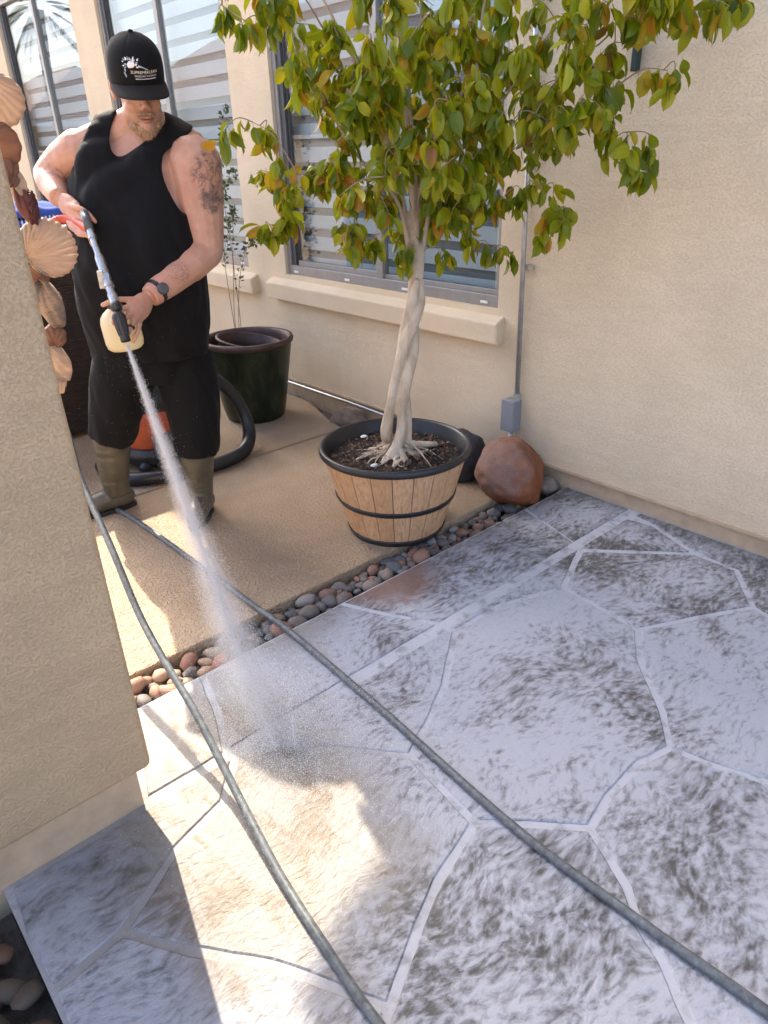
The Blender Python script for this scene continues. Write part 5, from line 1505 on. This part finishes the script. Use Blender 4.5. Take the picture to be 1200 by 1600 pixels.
# ------------------------------------------------------------ spray gun
GO = Vector((0, -.3, 1.0))
gun = empty('spray_gun', PO + Matrix.Rotation(PRZ, 3, 'Z') @ GO, PRZ)
tag(gun, 'pressure washer spray gun with steel lance and pale foam bottle held in both hands', 'spray gun')
def gpart(mb, name, mat, **kw):
    o = mb.build(name, mat, gun, **kw); o.location = -GO; return o
g0, g1 = lc((-.004, .215, 1.232)), lc((.030, .405, 1.004))
gd = (g1 - g0).normalized(); gl = (g1 - g0).length
def along(t): return g0 + gd * (gl * t)
gpart(MB().tube([along(-.25), along(.0)], .015, 14), 'gun_body', M['greyplastic'], smooth=True)
gpart(MB().tube([along(0), along(.07), along(.07), along(.12)], [.0125, .0125, .0145, .0145], 14).tube([along(.12), along(.34)], .0115, 14), 'lance', M['metal'], auto=35)
gpart(MB().tube([along(.34), along(.37), along(.37), along(.56), along(.56), along(.60)], [.0135, .0135, .0165, .0165, .013, .013], 16), 'coupling', M['metal'], auto=35)
gpart(MB().tube([along(.58), along(.60), along(.60), along(.66), along(.66), along(.71)], [.013, .0175, .0175, .0175, .0145, .0145], 6), 'coupling', M['metal'], auto=35)
gpart(MB().tube([along(.71), along(.76), along(.76), along(.86), along(.86), along(.98)], [.0175, .0175, .0135, .0135, .0165, .0165], 16), 'coupling', M['metal'], auto=35)
vb = along(.64) + Vector((-.017, -.004, -.004)); gpart(MB().box(-.010, .010, -.007, .007, -.03, .03), 'valve_lever', M['metal'], bevel=.003).location = vb - GO
gpart(MB().ell(along(1.02), (.021, .024, .022)).tube([along(1.02) + Vector((0, -.018, 0)), along(1.02) + Vector((0, -.03, 0))], .011, 10), 'foam_head', M['black'], smooth=True)
n0, n1_ = lc((.031, .425, .985)), lc((.040, .470, .893)); nd_ = (n1_ - n0).normalized()
mb = MB(); pp = [n0.lerp(n1_, q) for q in (0, .1, .2, .55, .85, .86, 1)]
mb.tube(pp, [.014, .021, .0225, .019, .0155, .017, .017], 18)
nz = gpart(mb, 'nozzle', M['black'], auto=40)
mb = MB()
for k in range(9):
    a = 2 * PI * k / 9; u_ = nd_.cross(Vector((1, 0, 0))).normalized(); w_ = nd_.cross(u_); d_ = u_ * math.cos(a) + w_ * math.sin(a)
    mb.tube([n0.lerp(n1_, .15) + d_ * .021, n0.lerp(n1_, .5) + d_ * .0195, n0.lerp(n1_, .8) + d_ * .0160], .0028, 6)
gpart(mb, 'nozzle_ribs', M['black'])
b0_, b1_ = lc((.030, .312, .985)), lc((.040, .316, .832)); bd_ = (b1_ - b0_).normalized(); qb = Vector((0, 0, -1)).rotation_difference(bd_)
mb = MB().lathe([(0, 0), (.025, 0), (.03, -.005), (.05, -.02), (.062, -.035), (.067, -.055), (.067, -.125), (.063, -.143), (.053, -.152), (0, -.153)], 36)
mb.v = [tuple(qb @ Vector(v) + b0_) for v in mb.v]
gpart(mb, 'foam_bottle', M['bottle'], smooth=True)
mb = MB().tube([b0_ - bd_ * .024, b0_ + bd_ * .004], .029, 20); gpart(mb, 'bottle_cap', M['black'], auto=40)
gpart(MB().tube(catmull([lc(p) for p in ((-.006, .195, 1.236), (-.04, .11, 1.252), (-.075, .065, 1.262), (-.105, .055, 1.260))], 5), .0155, 12), 'grip', M['red'], smooth=True)
gpart(MB().tube(catmull([lc(p) for p in ((-.105, .055, 1.260), (-.128, .05, 1.248), (-.15, .048, 1.224))], 5), .0145, 12), 'grip_end', M['greyplastic'], smooth=True)
gpart(MB().tube(catmull([lc(p) for p in ((-.10, .056, 1.261), (-.118, .053, 1.254))], 4), .0162, 12), 'grip_collar', M['red'], smooth=True)

# ------------------------------------------------------------ water jet
def _water():
    t = NT('spray_droplets')
    t.b.inputs['Base Color'].default_value = (.92, .93, .95, 1); t.b.inputs['Roughness'].default_value = .25
    tl = t.node('ShaderNodeBsdfTranslucent'); tl.inputs[0].default_value = (.92, .93, .95, 1)
    mx = t.node('ShaderNodeMixShader'); mx.inputs[0].default_value = .5
    t.l.new(t.b.outputs[0], mx.inputs[1]); t.l.new(tl.outputs[0], mx.inputs[2]); t.l.new(mx.outputs[0], t.out.inputs[0])
    return t.m
M['water'] = _water()
RP = Matrix.Rotation(PRZ, 3, 'Z')
tip = PO + RP @ lc((.041, .476, .882)); hit = Vector((.70, 1.27, 0))
npr = np.random.default_rng(5)
jd = (hit - tip); JL = jd.length; jd.normalize()
ju = jd.cross(Vector((0, 0, 1))).normalized(); jw = jd.cross(ju)
NJ = 90000
t_ = npr.random(NJ) ** .85
spread = .005 + .034 * t_ + .085 * np.clip(t_ - .35, 0, 1) ** 1.5 + .14 * np.clip(t_ - .70, 0, 1)
rr_ = np.abs(npr.normal(0, 1, NJ)); th_ = npr.random(NJ) * 2 * PI
core = npr.random(NJ) < .6
rr_ = np.where(core, rr_ * .45, rr_ * 1.0) * spread
P_ = np.array(tip)[None] + np.outer(t_ * JL, np.array(jd)) + np.outer(rr_ * np.cos(th_), np.array(ju)) + np.outer(rr_ * np.sin(th_), np.array(jw))
P_[:, 2] -= .02 * t_ * (1 - t_) * 0
# rebound mist where the jet strikes, and stray drops
NM = 26000
ang = npr.random(NM) * 2 * PI; ra_ = np.abs(npr.normal(0, .20, NM)); hz_ = np.abs(npr.exponential(.05, NM)) * np.exp(-ra_ * 1.5)
Q_ = np.stack([hit.x + .05 + ra_ * np.cos(ang) * 1.0, hit.y - .02 + ra_ * np.sin(ang) * 1.15, hz_ + .004], 1)
NS_ = 700
S_ = np.array(tip)[None] + np.outer(npr.random(NS_) * JL, np.array(jd)) + npr.normal(0, .10, (NS_, 3))
A_ = np.concatenate([P_, Q_, S_]); A_ = A_[A_[:, 2] > .002]
rad_ = npr.uniform(.0004, .00095, len(A_)); rad_[-NS_:] *= .6
oct_ = np.array([[1, 0, 0], [-1, 0, 0], [0, 1, 0], [0, -1, 0], [0, 0, 1], [0, 0, -1]], float)
fo = np.array([[0, 2, 4], [2, 1, 4], [1, 3, 4], [3, 0, 4], [2, 0, 5], [1, 2, 5], [3, 1, 5], [0, 3, 5]])
V_ = (A_[:, None, :] + rad_[:, None, None] * oct_[None]).reshape(-1, 3)
F_ = (np.arange(len(A_))[:, None, None] * 6 + fo[None]).reshape(-1, 3)
me = bpy.data.meshes.new('water_spray')
me.vertices.add(len(V_)); me.vertices.foreach_set('co', V_.ravel())
me.loops.add(F_.size); me.loops.foreach_set('vertex_index', F_.ravel().astype(np.int32))
me.polygons.add(len(F_)); me.polygons.foreach_set('loop_start', np.arange(0, F_.size, 3, dtype=np.int32)); me.polygons.foreach_set('loop_total', np.full(len(F_), 3, dtype=np.int32))
me.update(); me.validate()
o = link('water_spray', me, M['water']); tag(o, 'white jet of water spray from the gun to the patio', 'water', kind='stuff')

# the fine mist of the jet itself
def _mist():
    t = NT('jet_mist'); t.n.remove(t.b)
    o = t.obj(); x, y, z = t.xyz(o)
    r = t.math('SQRT', t.math('ADD', t.math('MULTIPLY', x, x), t.math('MULTIPLY', y, y)))
    Rz = t.math('ADD', .010, t.math('MULTIPLY', t.math('POWER', z, 1.35), .068))
    q = t.math('DIVIDE', r, Rz)
    k = t.sstep(q, 1.0, .05)
    fall = t.math('DIVIDE', 17.0, t.math('ADD', .10, t.math('MULTIPLY', z, .9)))
    end = t.sstep(z, 1.44, 1.05)
    den = t.math('MULTIPLY', t.math('MULTIPLY', k, fall), t.math('MULTIPLY_ADD', end, .8, .2))
    nz_ = t.noise(t.mapping(o, (1, 1, .22)), 60, 3, .6)
    den = t.math('MULTIPLY', den, t.sstep(nz_, .25, .7))
    v = t.node('ShaderNodeVolumePrincipled'); v.inputs['Color'].default_value = (.97, .98, 1, 1); v.inputs['Anisotropy'].default_value = .25
    t.l.new(den, v.inputs['Density']); t.l.new(v.outputs[0], t.out.inputs['Volume'])
    return t.m
mb = MB(); prof = []
for i in range(15):
    z = JL * i / 14 * .995; prof.append((.012 + .070 * z ** 1.35, z))
mb.lathe([(0, 0)] + prof + [(0, prof[-1][1])], 28)
o = mb.build('water_mist', _mist(), weld=True)
o.matrix_world = Matrix.Translation(tip) @ jd.to_track_quat('Z', 'Y').to_matrix().to_4x4()
tag(o, 'soft white mist around the water jet', 'water', kind='stuff')
